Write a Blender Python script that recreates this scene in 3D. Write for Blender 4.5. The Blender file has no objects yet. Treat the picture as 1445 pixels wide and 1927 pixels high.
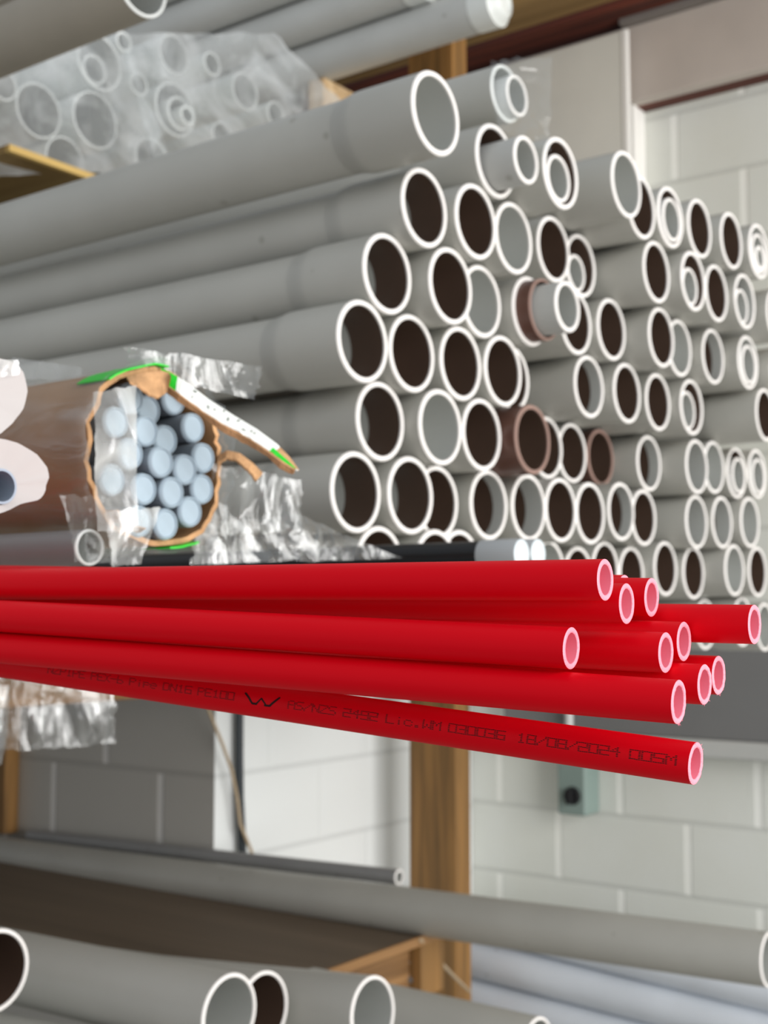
import bpy, bmesh, math, random
from mathutils import Vector, Matrix, noise

random.seed(7)
S = bpy.context.scene
COL = S.collection
PI = math.pi

# ------------------------------------------------------------------ camera
CAM = Vector((0.0, 0.0, 1.35))
TH, PH, FPX = math.radians(53.57), math.radians(4.61), 2400.0
FW = Vector((-math.cos(TH) * math.cos(PH), math.sin(TH) * math.cos(PH), math.sin(PH)))
RT = Vector((math.sin(TH), math.cos(TH), 0.0))
UP = RT.cross(FW)
cd = bpy.data.cameras.new('camera')
cam = bpy.data.objects.new('camera', cd)
COL.objects.link(cam)
m3 = Matrix((RT, UP, -FW)).transposed()
cam.matrix_world = Matrix.Translation(CAM) @ m3.to_4x4()
cd.sensor_fit = 'VERTICAL'
cd.sensor_height = 36.0
cd.sensor_width = 27.0
cd.lens = FPX / 1927.0 * 36.0
cd.clip_start = 0.02
cd.dof.use_dof = True
cd.dof.focus_distance = 0.50
cd.dof.aperture_fstop = 17.0
S.camera = cam

# ------------------------------------------------------------------ light
def srgb(r, g, b):
    f = lambda c: (c / 255.0) / 12.92 if c <= 10 else (((c / 255.0) + 0.055) / 1.055) ** 2.4
    return (f(r), f(g), f(b), 1.0)

W = bpy.data.worlds.new('daylight')
S.world = W
W.use_nodes = True
wn = W.node_tree.nodes
wl = W.node_tree.links
wn['Background'].inputs[0].default_value = (0.90, 0.95, 1.0, 1)
wn['Background'].inputs[1].default_value = 0.50

def area(name, loc, target, sx, sy, power, col):
    l = bpy.data.lights.new(name, 'AREA')
    l.shape = 'RECTANGLE'
    l.size, l.size_y = sx, sy
    l.energy = power
    l.color = col
    o = bpy.data.objects.new(name, l)
    COL.objects.link(o)
    o.location = loc
    o.rotation_euler = (Vector(target) - Vector(loc)).to_track_quat('-Z', 'Y').to_euler()
    return o

# the open shop front: a tall roller-door opening to the right of the racks
area('doorway_daylight', (3.4, 0.9, 1.9), (-1.0, 1.6, 1.35), 3.6, 3.2, 275.0, (1.0, 0.985, 0.96))
S.view_settings.view_transform = 'Standard'
S.view_settings.look = 'None'
S.view_settings.gamma = 1.0
S.view_settings.exposure = 0.0
S.view_settings.use_curve_mapping = False

# ------------------------------------------------------------------ pixel helpers (photo frame 1445 x 1927)
def ray(px, py):
    return FW + RT * ((px - 722.5) / FPX) + UP * ((963.5 - py) / FPX)
def at_x(px, py, X):
    d = ray(px, py); return CAM + d * (X / d.x)
def at_y(px, py, Y):
    d = ray(px, py); return CAM + d * (Y / d.y)
def at_z(px, py, Z):
    d = ray(px, py); return CAM + d * ((Z - CAM.z) / d.z)
def at_s(px, py, s):
    return CAM + ray(px, py) * s

# ------------------------------------------------------------------ materials
def new_mat(name):
    m = bpy.data.materials.new(name)
    m.use_nodes = True
    nt = m.node_tree
    return m, nt, nt.nodes['Principled BSDF'], nt.nodes, nt.links

def plain(name, col, rough=0.5, spec=0.5, var=0.06, scale=6.0, bump=0.0, bscale=200.0, sss=0.0, metal=0.0, stretch=None):
    m, nt, b, N, L = new_mat(name)
    tc = N.new('ShaderNodeTexCoord')
    no = N.new('ShaderNodeTexNoise')
    no.inputs['Scale'].default_value = scale
    no.inputs['Detail'].default_value = 5
    mp = N.new('ShaderNodeMapping')
    if stretch: mp.inputs['Scale'].default_value = stretch
    L.new(tc.outputs['Object'], mp.inputs[0]); L.new(mp.outputs[0], no.inputs['Vector'])
    r = N.new('ShaderNodeValToRGB')
    c = srgb(*col)
    r.color_ramp.elements[0].position = 0.3
    r.color_ramp.elements[1].position = 0.7
    r.color_ramp.elements[0].color = tuple(x * (1 - var) for x in c[:3]) + (1,)
    r.color_ramp.elements[1].color = tuple(min(1, x * (1 + var)) for x in c[:3]) + (1,)
    L.new(no.outputs['Fac'], r.inputs[0])
    L.new(r.outputs[0], b.inputs['Base Color'])
    b.inputs['Roughness'].default_value = rough
    b.inputs['Specular IOR Level'].default_value = spec
    b.inputs['Metallic'].default_value = metal
    if sss:
        b.inputs['Subsurface Weight'].default_value = sss
        b.inputs['Subsurface Radius'].default_value = (0.004, 0.0015, 0.0015)
        b.inputs['Subsurface Scale'].default_value = 1.0
    if bump:
        n2 = N.new('ShaderNodeTexNoise'); n2.inputs['Scale'].default_value = bscale
        L.new(mp.outputs[0], n2.inputs['Vector'])
        bp = N.new('ShaderNodeBump'); bp.inputs['Strength'].default_value = bump; bp.inputs['Distance'].default_value = 0.002
        L.new(n2.outputs['Fac'], bp.inputs['Height']); L.new(bp.outputs[0], b.inputs['Normal'])
    return m

def wood(name, light, dark, rough=0.7, axis='Y', scale=1.0):
    m, nt, b, N, L = new_mat(name)
    tc = N.new('ShaderNodeTexCoord'); mp = N.new('ShaderNodeMapping')
    sc = {'X': (1.2, 22, 22), 'Y': (22, 1.2, 22), 'Z': (22, 22, 1.2)}[axis]
    mp.inputs['Scale'].default_value = tuple(v * scale for v in sc)
    no = N.new('ShaderNodeTexNoise'); no.inputs['Scale'].default_value = 1.6
    no.inputs['Detail'].default_value = 7; no.inputs['Distortion'].default_value = 0.6
    L.new(tc.outputs['Object'], mp.inputs[0]); L.new(mp.outputs[0], no.inputs['Vector'])
    r = N.new('ShaderNodeValToRGB')
    r.color_ramp.elements[0].position = 0.32; r.color_ramp.elements[1].position = 0.68
    r.color_ramp.elements[0].color = srgb(*dark); r.color_ramp.elements[1].color = srgb(*light)
    L.new(no.outputs['Fac'], r.inputs[0]); L.new(r.outputs[0], b.inputs['Base Color'])
    b.inputs['Roughness'].default_value = rough
    bp = N.new('ShaderNodeBump'); bp.inputs['Strength'].default_value = 0.25; bp.inputs['Distance'].default_value = 0.001
    L.new(no.outputs['Fac'], bp.inputs['Height']); L.new(bp.outputs[0], b.inputs['Normal'])
    return m

def film(name, haze=0.3, tint=(235, 240, 242), rough=0.12, bscale=28.0, streak=(1, 1, 1), gloss=0.55, bdist=0.006, edge_w=0.35):
    """clear polythene: mostly see-through, milky and glossy in the folds"""
    m, nt, b, N, L = new_mat(name)
    N.remove(b)
    out = N['Material Output']
    tc = N.new('ShaderNodeTexCoord'); mp = N.new('ShaderNodeMapping'); mp.inputs['Scale'].default_value = streak
    L.new(tc.outputs['Object'], mp.inputs[0])
    no = N.new('ShaderNodeTexNoise'); no.inputs['Scale'].default_value = bscale; no.inputs['Detail'].default_value = 4
    no.inputs['Distortion'].default_value = 1.2
    L.new(mp.outputs[0], no.inputs['Vector'])
    bp = N.new('ShaderNodeBump'); bp.inputs['Strength'].default_value = 0.7; bp.inputs['Distance'].default_value = bdist
    L.new(no.outputs['Fac'], bp.inputs['Height'])
    tr = N.new('ShaderNodeBsdfTransparent'); tr.inputs[0].default_value = (0.97, 0.98, 0.98, 1)
    gl = N.new('ShaderNodeBsdfGlossy'); gl.inputs['Roughness'].default_value = rough
    gl.inputs[0].default_value = (1, 1, 1, 1)
    df = N.new('ShaderNodeBsdfDiffuse'); df.inputs[0].default_value = srgb(*tint)
    tl = N.new('ShaderNodeBsdfTranslucent'); tl.inputs[0].default_value = srgb(*tint)
    for n_ in (gl, df, tl): L.new(bp.outputs[0], n_.inputs['Normal'])
    m1 = N.new('ShaderNodeMixShader'); m1.inputs[0].default_value = 0.5
    L.new(df.outputs[0], m1.inputs[1]); L.new(tl.outputs[0], m1.inputs[2])
    m2 = N.new('ShaderNodeMixShader'); m2.inputs[0].default_value = gloss
    L.new(m1.outputs[0], m2.inputs[1]); L.new(gl.outputs[0], m2.inputs[2])
    lw = N.new('ShaderNodeLayerWeight'); lw.inputs['Blend'].default_value = 0.35
    L.new(bp.outputs[0], lw.inputs['Normal'])
    rp = N.new('ShaderNodeValToRGB')
    rp.color_ramp.elements[0].position = 0.42; rp.color_ramp.elements[1].position = 0.80
    rp.color_ramp.elements[0].color = (haze * 0.5,) * 3 + (1,); rp.color_ramp.elements[1].color = (min(1, haze * 2.2),) * 3 + (1,)
    L.new(no.outputs['Fac'], rp.inputs[0])
    ml = N.new('ShaderNodeMath'); ml.operation = 'MULTIPLY_ADD'; ml.inputs[1].default_value = edge_w; ml.use_clamp = True
    L.new(lw.outputs['Facing'], ml.inputs[0]); L.new(rp.outputs[0], ml.inputs[2])
    m3_ = N.new('ShaderNodeMixShader')
    L.new(ml.outputs[0], m3_.inputs[0]); L.new(tr.outputs[0], m3_.inputs[1]); L.new(m2.outputs[0], m3_.inputs[2])
    L.new(m3_.outputs[0], out.inputs[0])
    return m

def blockwork(name, paint=(222, 222, 214), joint=(206, 206, 199), bw=0.4, bh=0.2, axis='X', off=(0, 0), dirt=0.5, bright=None):
    """painted concrete blocks, joints from world (object) coordinates"""
    m, nt, b, N, L = new_mat(name)
    tc = N.new('ShaderNodeTexCoord'); sp = N.new('ShaderNodeSeparateXYZ'); cb = N.new('ShaderNodeCombineXYZ')
    L.new(tc.outputs['Object'], sp.inputs[0])
    ax = N.new('ShaderNodeMath'); ax.operation = 'ADD'; ax.inputs[1].default_value = off[0]
    az = N.new('ShaderNodeMath'); az.operation = 'ADD'; az.inputs[1].default_value = off[1]
    L.new(sp.outputs[axis], ax.inputs[0]); L.new(sp.outputs['Z'], az.inputs[0])
    L.new(ax.outputs[0], cb.inputs[0]); L.new(az.outputs[0], cb.inputs[1])
    def mth(op, a_, b__=None, clamp=False):
        n_ = N.new('ShaderNodeMath'); n_.operation = op; n_.use_clamp = clamp
        for k_, v_ in enumerate((a_, b__)):
            if v_ is None: continue
            if isinstance(v_, (int, float)): n_.inputs[k_].default_value = v_
            else: L.new(v_, n_.inputs[k_])
        return n_.outputs[0]
    zr = mth('DIVIDE', az.outputs[0], bh)
    row = mth('FLOOR', zr)
    fz = mth('ABSOLUTE', mth('SUBTRACT', mth('FRACT', mth('ADD', zr, 0.5)), 0.5))
    xr = mth('ADD', mth('DIVIDE', ax.outputs[0], bw), mth('MULTIPLY', mth('MODULO', row, 2.0), 0.5))
    fx = mth('ABSOLUTE', mth('SUBTRACT', mth('FRACT', mth('ADD', xr, 0.5)), 0.5))
    def mask(f, size, half):
        return mth('SUBTRACT', 1.0, mth('DIVIDE', mth('SUBTRACT', mth('MULTIPLY', f, size), half), 0.004, True), True)
    vm = mask(fx, bw, 0.008)
    bmk = mask(fz, bh, 0.004)
    c1 = N.new('ShaderNodeMixRGB'); c1.inputs[1].default_value = srgb(*paint); c1.inputs[2].default_value = srgb(*joint)
    L.new(vm, c1.inputs[0])
    c2 = N.new('ShaderNodeMixRGB'); c2.inputs[2].default_value = tuple(x * 0.86 for x in srgb(*paint)[:3]) + (1,)
    L.new(bmk, c2.inputs[0]); L.new(c1.outputs[0], c2.inputs[1])
    jf = mth('MAXIMUM', vm, bmk)
    no = N.new('ShaderNodeTexNoise'); no.inputs['Scale'].default_value = 3.0; no.inputs['Detail'].default_value = 6
    L.new(tc.outputs['Object'], no.inputs['Vector'])
    rp = N.new('ShaderNodeValToRGB')
    rp.color_ramp.elements[0].position = 0.35; rp.color_ramp.elements[1].position = 0.75
    rp.color_ramp.elements[0].color = (1, 1, 1, 1); rp.color_ramp.elements[1].color = tuple(1 - dirt * k for k in (0.10, 0.11, 0.16)) + (1,)
    L.new(no.outputs['Fac'], rp.inputs[0])
    mx = N.new('ShaderNodeMixRGB'); mx.blend_type = 'MULTIPLY'; mx.inputs[0].default_value = 1
    L.new(c2.outputs[0], mx.inputs[1]); L.new(rp.outputs[0], mx.inputs[2])
    L.new(mx.outputs[0], b.inputs['Base Color'])
    b.inputs['Roughness'].default_value = 0.75
    bp = N.new('ShaderNodeBump'); bp.inputs['Strength'].default_value = 0.4; bp.inputs['Distance'].default_value = 0.004
    bp.invert = True
    L.new(jf, bp.inputs['Height'])
    n2 = N.new('ShaderNodeTexNoise'); n2.inputs['Scale'].default_value = 60
    L.new(tc.outputs['Object'], n2.inputs['Vector'])
    b2 = N.new('ShaderNodeBump'); b2.inputs['Strength'].default_value = 0.15; b2.inputs['Distance'].default_value = 0.004
    L.new(n2.outputs['Fac'], b2.inputs['Height']); L.new(bp.outputs[0], b2.inputs['Normal'])
    L.new(b2.outputs[0], b.inputs['Normal'])
    return m

def pvc(name, col):
    """grey pipe plastic with faint mottling and a few small scuffs"""
    m, nt, b, N, L = new_mat(name)
    tc = N.new('ShaderNodeTexCoord'); oi = N.new('ShaderNodeObjectInfo')
    ad = N.new('ShaderNodeVectorMath'); ad.operation = 'ADD'
    L.new(tc.outputs['Object'], ad.inputs[0]); L.new(oi.outputs['Location'], ad.inputs[1])
    no = N.new('ShaderNodeTexNoise'); no.inputs['Scale'].default_value = 5; no.inputs['Detail'].default_value = 6
    L.new(ad.outputs[0], no.inputs['Vector'])
    r = N.new('ShaderNodeValToRGB'); c = srgb(*col)
    r.color_ramp.elements[0].position = 0.3; r.color_ramp.elements[1].position = 0.7
    r.color_ramp.elements[0].color = tuple(x * 0.93 for x in c[:3]) + (1,)
    r.color_ramp.elements[1].color = tuple(x * 1.06 for x in c[:3]) + (1,)
    L.new(no.outputs['Fac'], r.inputs[0])
    vo = N.new('ShaderNodeTexVoronoi'); vo.inputs['Scale'].default_value = 14
    L.new(ad.outputs[0], vo.inputs['Vector'])
    r2 = N.new('ShaderNodeValToRGB')
    r2.color_ramp.elements[0].position = 0.05; r2.color_ramp.elements[1].position = 0.085
    r2.color_ramp.elements[0].color = (0.62, 0.60, 0.56, 1); r2.color_ramp.elements[1].color = (1, 1, 1, 1)
    L.new(vo.outputs['Distance'], r2.inputs[0])
    mx = N.new('ShaderNodeMixRGB'); mx.blend_type = 'MULTIPLY'; mx.inputs[0].default_value = 0.6
    L.new(r.outputs[0], mx.inputs[1]); L.new(r2.outputs[0], mx.inputs[2])
    L.new(mx.outputs[0], b.inputs['Base Color'])
    b.inputs['Roughness'].default_value = 0.42
    b.inputs['Specular IOR Level'].default_value = 0.45
    return m

M = {}
M['pvc'] = pvc('grey_pipe_plastic', (184, 183, 176))
M['pvc_light'] = pvc('pale_grey_pipe_plastic', (190, 191, 188))
M['pvc_dark'] = pvc('mid_grey_pipe_plastic', (150, 150, 150))
M['rim'] = plain('cut_white_edge', (240, 236, 233), 0.6, 0.3, 0.02)
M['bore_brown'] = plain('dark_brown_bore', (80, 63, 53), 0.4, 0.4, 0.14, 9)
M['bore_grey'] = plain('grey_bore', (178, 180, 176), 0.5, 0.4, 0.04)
M['brown_pvc'] = plain('brown_pipe_plastic', (96, 66, 56), 0.4, 0.5, 0.1)
M['brown_rim'] = plain('brown_cut_edge', (150, 122, 112), 0.6, 0.3, 0.03)
M['white_pvc'] = plain('white_pipe_plastic', (226, 228, 226), 0.4, 0.5, 0.03)
M['milky'] = plain('milky_pipe_plastic', (222, 225, 222), 0.35, 0.5, 0.04, sss=0.0)
M['red'] = plain('red_pipe_skin', (228, 2, 24), 0.45, 0.12, 0.05, 9, bump=0.03, bscale=90, stretch=(0.2, 1, 1))
M['pink'] = plain('pink_cut_edge', (250, 146, 164), 0.5, 0.4, 0.05, 90, bump=0.25, bscale=900)
M['pink_bore'] = plain('pink_bore', (250, 146, 168), 0.4, 0.4, 0.03)
M['ink'] = plain('black_ink', (34, 2, 6), 0.6, 0.3, 0.1)
M['card'] = plain('brown_cardboard', (168, 128, 90), 0.85, 0.2, 0.12, 14, bump=0.2, bscale=120)
M['card_edge'] = plain('torn_cardboard_edge', (188, 146, 106), 0.9, 0.2, 0.25, 60, bump=0.5, bscale=300)
M['print_white'] = plain('white_printed_board', (236, 238, 234), 0.5, 0.4, 0.03)
M['print_green'] = plain('green_printed_board', (36, 200, 46), 0.45, 0.4, 0.06)
M['print_dark'] = plain('dark_print', (40, 60, 40), 0.6, 0.2, 0.05)
M['rod'] = plain('pale_blue_grey_rod', (124, 133, 142), 0.45, 0.4, 0.03)
M['rod_end'] = plain('pale_blue_rod_end', (158, 174, 186), 0.6, 0.3, 0.05, 60)
M['black'] = plain('black_plastic', (14, 15, 18), 0.35, 0.5, 0.2)
M['cap'] = plain('white_cap', (206, 216, 222), 0.4, 0.5, 0.02)
M['cap_side'] = plain('pale_cap_side', (170, 174, 176), 0.4, 0.5, 0.02)
M['paper'] = plain('white_foam_wrap', (184, 179, 178), 0.85, 0.2, 0.03, bump=0.2, bscale=40)
M['core'] = plain('blue_grey_core', (150, 162, 178), 0.5, 0.4, 0.03)
M['timber_z'] = wood('upright_timber', (164, 120, 66), (108, 80, 44), axis='Z')
M['timber_y'] = wood('arm_timber', (168, 126, 80), (112, 80, 46), axis='Y')
M['timber_x'] = wood('rail_timber', (216, 188, 148), (182, 150, 110), axis='X')
M['ply'] = wood('weathered_plywood', (120, 104, 86), (98, 84, 68), axis='X', scale=0.3)
M['ply_new'] = wood('plywood_sheet', (176, 146, 92), (142, 112, 62), axis='X', scale=0.4)
M['ply_edge'] = wood('plywood_edge', (226, 192, 118), (190, 150, 80), axis='Y')
M['soffit'] = wood('plywood_soffit', (168, 136, 86), (120, 92, 52), axis='X', scale=0.3)
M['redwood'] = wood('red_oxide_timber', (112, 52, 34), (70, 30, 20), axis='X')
M['beam'] = plain('taupe_painted_steel', (196, 186, 178), 0.55, 0.4, 0.05)
M['flange'] = plain('grey_steel_edge', (128, 122, 118), 0.5, 0.4, 0.05)
M['panel'] = plain('pale_grey_board', (226, 225, 217), 0.6, 0.3, 0.03)
M['panel_edge'] = plain('white_board_edge', (244, 242, 238), 0.6, 0.3, 0.02)
M['darkpanel'] = plain('dark_grey_sheet', (122, 122, 122), 0.5, 0.3, 0.03)
M['sill'] = plain('light_grey_sill', (190, 191, 188), 0.6, 0.3, 0.04)
M['box'] = plain('grey_green_enamel', (134, 152, 146), 0.45, 0.5, 0.05)
M['rubber'] = plain('black_rubber', (28, 28, 30), 0.6, 0.3, 0.1)
M['galv'] = plain('pale_conduit', (206, 208, 206), 0.4, 0.5, 0.04)
M['steel'] = plain('bolt_steel', (150, 152, 156), 0.35, 0.5, 0.1, metal=0.8)
M['cable'] = plain('dark_cable', (52, 58, 62), 0.5, 0.4, 0.05)
M['string'] = plain('tan_string', (186, 166, 138), 0.8, 0.2, 0.05)
M['concrete'] = plain('concrete_floor', (150, 148, 142), 0.8, 0.2, 0.1, 2)
M['film'] = film('clear_film', 0.17, bscale=22, streak=(1, 2.5, 1), gloss=0.45)
M['film_haze'] = film('milky_film', 0.40, tint=(238, 241, 242), bscale=16, gloss=0.3, rough=0.25, bdist=0.006, edge_w=0.25)
M['film_bag'] = film('milky_bag_film', 0.55, tint=(234, 238, 240), bscale=7, gloss=0.10, rough=0.4, bdist=0.006, edge_w=0.2)
M['film_thin'] = film('thin_clear_film', 0.07, bscale=20, edge_w=0.3)
M['film_carton'] = film('stretch_film', 0.19, bscale=10, streak=(1, 4, 4), gloss=0.4, bdist=0.004, edge_w=0.2)

# ------------------------------------------------------------------ mesh helpers
def obj(name, bm, mats, parent=None, smooth=True, sharp=40):
    me = bpy.data.meshes.new(name)
    bm.normal_update()
    bm.to_mesh(me); bm.free()
    for m in (mats if isinstance(mats, (list, tuple)) else [mats]):
        me.materials.append(m)
    o = bpy.data.objects.new(name, me)
    COL.objects.link(o)
    if parent: o.parent = parent
    if smooth:
        for p in me.polygons: p.use_smooth = True
        try: me.set_sharp_from_angle(angle=math.radians(sharp))
        except Exception: pass
    return o

def empty(name, loc=(0, 0, 0)):
    o = bpy.data.objects.new(name, None)
    o.empty_display_size = 0.02
    COL.objects.link(o)
    o.location = loc
    return o

def tag(o, label, cat, group=None, kind=None):
    o['label'] = label; o['category'] = cat
    if group: o['group'] = group
    if kind: o['kind'] = kind
    return o

def structure(o, label=None):
    o['kind'] = 'structure'
    if label: o['label'] = label
    return o

def box_bm(lo, hi, bevel=0.0, seg=2, bm=None):
    own = bm is None
    if own: bm = bmesh.new()
    lo, hi = Vector(lo), Vector(hi)
    r = bmesh.ops.create_cube(bm, size=1.0)
    vs = r['verts']
    for v in vs:
        v.co = Vector(((lo.x + hi.x) / 2 + v.co.x * (hi.x - lo.x), (lo.y + hi.y) / 2 + v.co.y * (hi.y - lo.y), (lo.z + hi.z) / 2 + v.co.z * (hi.z - lo.z)))
    if bevel:
        es = {e for v in vs for e in v.link_edges}
        bmesh.ops.bevel(bm, geom=list(es), offset=bevel, segments=seg, profile=0.5, affect='EDGES')
    return bm

def lathe_x(profile, seg=48, bm=None, rad=None):
    """profile: list of (x, r, material index of the band that follows); revolved round the X axis"""
    bm = bm or bmesh.new()
    rings = []
    for x, r, mi in profile:
        if r < 1e-6:
            rings.append([bm.verts.new((x, 0, 0))])
        else:
            ring = []
            for k in range(seg):
                a = 2 * PI * k / seg
                q = r * (rad(a, x) if rad else 1)
                ring.append(bm.verts.new((x, q * math.cos(a), q * math.sin(a))))
            rings.append(ring)
    for i in range(len(rings) - 1):
        A, B, mi = rings[i], rings[i + 1], profile[i][2]
        for k in range(seg):
            k2 = (k + 1) % seg
            if len(A) == 1 and len(B) == 1: continue
            if len(A) == 1: f = bm.faces.new((A[0], B[k2], B[k]))
            elif len(B) == 1: f = bm.faces.new((A[k], A[k2], B[0]))
            else: f = bm.faces.new((A[k], A[k2], B[k2], B[k]))
            f.material_index = mi
    return bm

def tube_bm(pts, rad, seg=12, cap=True, bm=None):
    """swept tube along points; rad is a number or list"""
    bm = bm or bmesh.new()
    pts = [Vector(p) for p in pts]
    n = len(pts)
    rads = rad if isinstance(rad, (list, tuple)) else [rad] * n
    t0 = (pts[1] - pts[0]).normalized()
    ref = Vector((0, 0, 1)) if abs(t0.z) < 0.9 else Vector((1, 0, 0))
    nx = t0.cross(ref).normalized()
    rings = []
    for i, p in enumerate(pts):
        t = (pts[min(i + 1, n - 1)] - pts[max(i - 1, 0)]).normalized()
        nx = (nx - t * nx.dot(t)).normalized()
        ny = t.cross(nx)
        rings.append([bm.verts.new(p + (nx * math.cos(2 * PI * k / seg) + ny * math.sin(2 * PI * k / seg)) * rads[i]) for k in range(seg)])
    for i in range(n - 1):
        for k in range(seg):
            k2 = (k + 1) % seg
            bm.faces.new((rings[i][k], rings[i][k2], rings[i + 1][k2], rings[i + 1][k]))
    if cap:
        bm.faces.new(rings[0][::-1]); bm.faces.new(rings[-1])
    return bm

def aim_x(o, direction):
    """turn the object's +X axis along a direction (roll kept upright)"""
    x = Vector(direction).normalized()
    y = Vector((0, 0, 1)).cross(x).normalized()
    z = x.cross(y)
    o.rotation_euler = Matrix((x, y, z)).transposed().to_euler()

# ------------------------------------------------------------------ the room
def atoff(v): return v

MAIN_Y, PIER_Y, PIER_X = 3.35, 2.22, -2.136
p_joint = at_y(1293, 1480, MAIN_Y)          # a vertical joint and a bed joint of the main wall fix its pattern
z_bed = at_y(1174, 1536, MAIN_Y).z
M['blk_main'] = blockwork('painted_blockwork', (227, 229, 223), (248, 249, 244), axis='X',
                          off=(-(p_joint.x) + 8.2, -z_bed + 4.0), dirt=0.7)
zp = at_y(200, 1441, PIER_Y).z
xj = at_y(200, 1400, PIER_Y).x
M['blk_pier_shade'] = blockwork('blockwork_shade_tone', (196, 193, 186), (232, 230, 226), axis='X', off=(-xj + 8.0, -zp + 4.0), dirt=0.3)  # same wall paint, darkened to carry the shade on this face
M['blk_return_lit'] = blockwork('blockwork_lit_tone', (238, 241, 241), (238, 241, 241), axis='Y', off=(-PIER_Y + 4.2, -zp + 4.0), dirt=0.15)  # same wall paint, lightened to carry the daylight on this face

structure(obj('floor', box_bm((-6, -3, -0.1), (4, 3.6, 0.0)), M['concrete'], smooth=False))
z_top = at_y(1300, 171, MAIN_Y).z
structure(obj('wall_back', box_bm((-6, MAIN_Y, 0), (4, MAIN_Y + 0.2, z_top)), M['blk_main'], smooth=False), 'white painted concrete block wall behind the racks')
pz = 1.35 - 0.105
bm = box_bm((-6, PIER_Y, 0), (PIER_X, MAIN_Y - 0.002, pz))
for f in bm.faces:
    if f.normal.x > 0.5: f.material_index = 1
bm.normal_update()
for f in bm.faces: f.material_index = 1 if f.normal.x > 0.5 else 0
structure(obj('wall_left', bm, [M['blk_pier_shade'], M['blk_return_lit']], smooth=False), 'grey shaded block wall projecting below the rack')
# narrow white pilaster at the wall's upper corner
px0 = at_y(1216, 300, MAIN_Y).x
structure(obj('trim_1', box_bm((px0 - 0.035, MAIN_Y - 0.077, 1.75), (px0, MAIN_Y - 0.001, z_top + 0.02), 0.004), M['panel_edge'], smooth=False), 'narrow white pilaster on the block wall')
# taupe steel beam over the wall
xb = at_y(1186, 150, 3.25).x
zb0, zb1 = at_y(1320, 157, 3.25).z, at_y(1320, 10, 3.25).z
bm = box_bm((-5.5, 3.25, zb0), (3.2, 3.348, zb1), 0.003)
structure(obj('trim_2', bm, M['beam'], smooth=False), 'taupe steel beam over the block wall')
structure(obj('trim_3', box_bm((xb - 0.02, 3.22, zb1), (3.2, 3.348, zb1 + 0.018), 0.003), M['flange'], smooth=False), 'grey top flange of the steel beam')
structure(obj('trim_4', box_bm((-3.6, 3.16, zb1 + 0.0185), (3.2, 3.348, zb1 + 0.19), 0.004), M['redwood'], smooth=False), 'red brown timber plate above the beam')
structure(obj('gap_shade_strip', box_bm((-5.5, 3.29, z_top + 0.0005), (3.2, 3.345, zb0 - 0.0005)), M['redwood'], smooth=False), 'dark strip standing in for the shaded gap between wall top and beam')  # dark strip put in where the beam's shadow gap lies
# plywood soffit above everything in the corner
zs = zb1 + 0.03
structure(obj('ceiling', box_bm((-6, 2.30, zs), (3.4, 3.135, zs + 0.02)), M['soffit'], smooth=False), 'plywood deck overhead')
# dark strip standing in for the shade between pilaster and board
structure(obj('recess_shade_strip', box_bm((px0 - 0.12, MAIN_Y - 0.05, 1.75), (px0 - 0.0355, MAIN_Y - 0.001, z_top + 0.015)), M['redwood'], smooth=False), 'dark strip standing in for the shaded gap beside the white pilaster')

# dark grey sheet with pale sill on the wall below the pack
a = at_y(1400, 1395, 3.28); b_ = at_y(1400, 1205, 3.28)
structure(obj('trim_8', box_bm((-1.98, 3.28, a.z), (1.2, MAIN_Y - 0.002, b_.z), 0.003), M['darkpanel'], smooth=False), 'dark grey sheet panel fixed along the block wall')
s1 = at_y(1400, 1432, 3.26)
structure(obj('trim_6', box_bm((-1.98, 3.262, s1.z), (1.2, MAIN_Y - 0.002, a.z - 0.0005), 0.008), M['sill'], smooth=False), 'pale sill under the dark grey sheet')

# ------------------------------------------------------------------ rack timber
def timber(name, lo, hi, mat, label, cat='timber', bev=0.003):
    o = obj(name, box_bm(lo, hi, bev), mat, smooth=False)
    return tag(o, label, cat)

post = empty('timber_post', (-1.815, 2.86, 0))
POST_Y = 2.83
x0, x1 = at_y(770, 1400, POST_Y).x, at_y(857, 1400, POST_Y).x
obj('upright', box_bm((x0 + 1.815, POST_Y - 2.86, 0), (x1 + 1.815, POST_Y + 0.072 - 2.86, zs - 0.001), 0.003), M['timber_z'], post, smooth=False)
tag(post, 'brown timber post standing behind the grey pipes, orange on its sunlit side', 'post')

lp = empty('timber_post', (-2.84, 2.195, 0))
lx = at_y(10, 1450, 2.172).x
obj('upright', box_bm((lx - 0.09 + 2.84, 2.172 - 2.195, 0.768), (lx + 2.84, 2.2185 - 2.195, pz - 0.02), 0.003), M['timber_z'], lp, smooth=False)
tag(lp, 'yellow timber post at the far left against the shaded block wall', 'post')

DECK_Z = 1.35 - 0.0735
tag(obj('plywood_deck', box_bm((-4.0, 1.0, DECK_Z - 0.012), (-1.45, 2.50, DECK_Z), 0.001), M['ply'], smooth=False),
    'plywood deck carrying the big stack of grey pipes', 'shelf')
timber('timber_bracket', (-1.84, 0.62, DECK_Z - 0.083), (-1.795, 2.829, DECK_Z - 0.0125), M['timber_y'], 'timber arm reaching out from the post beneath the big pipe stack')
timber('timber_packer', (-1.90, 1.10, DECK_Z + 0.0003), (-1.80, 2.19, 1.3608), M['timber_y'], 'timber packer under the bottom row of the big pipe stack')

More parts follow.
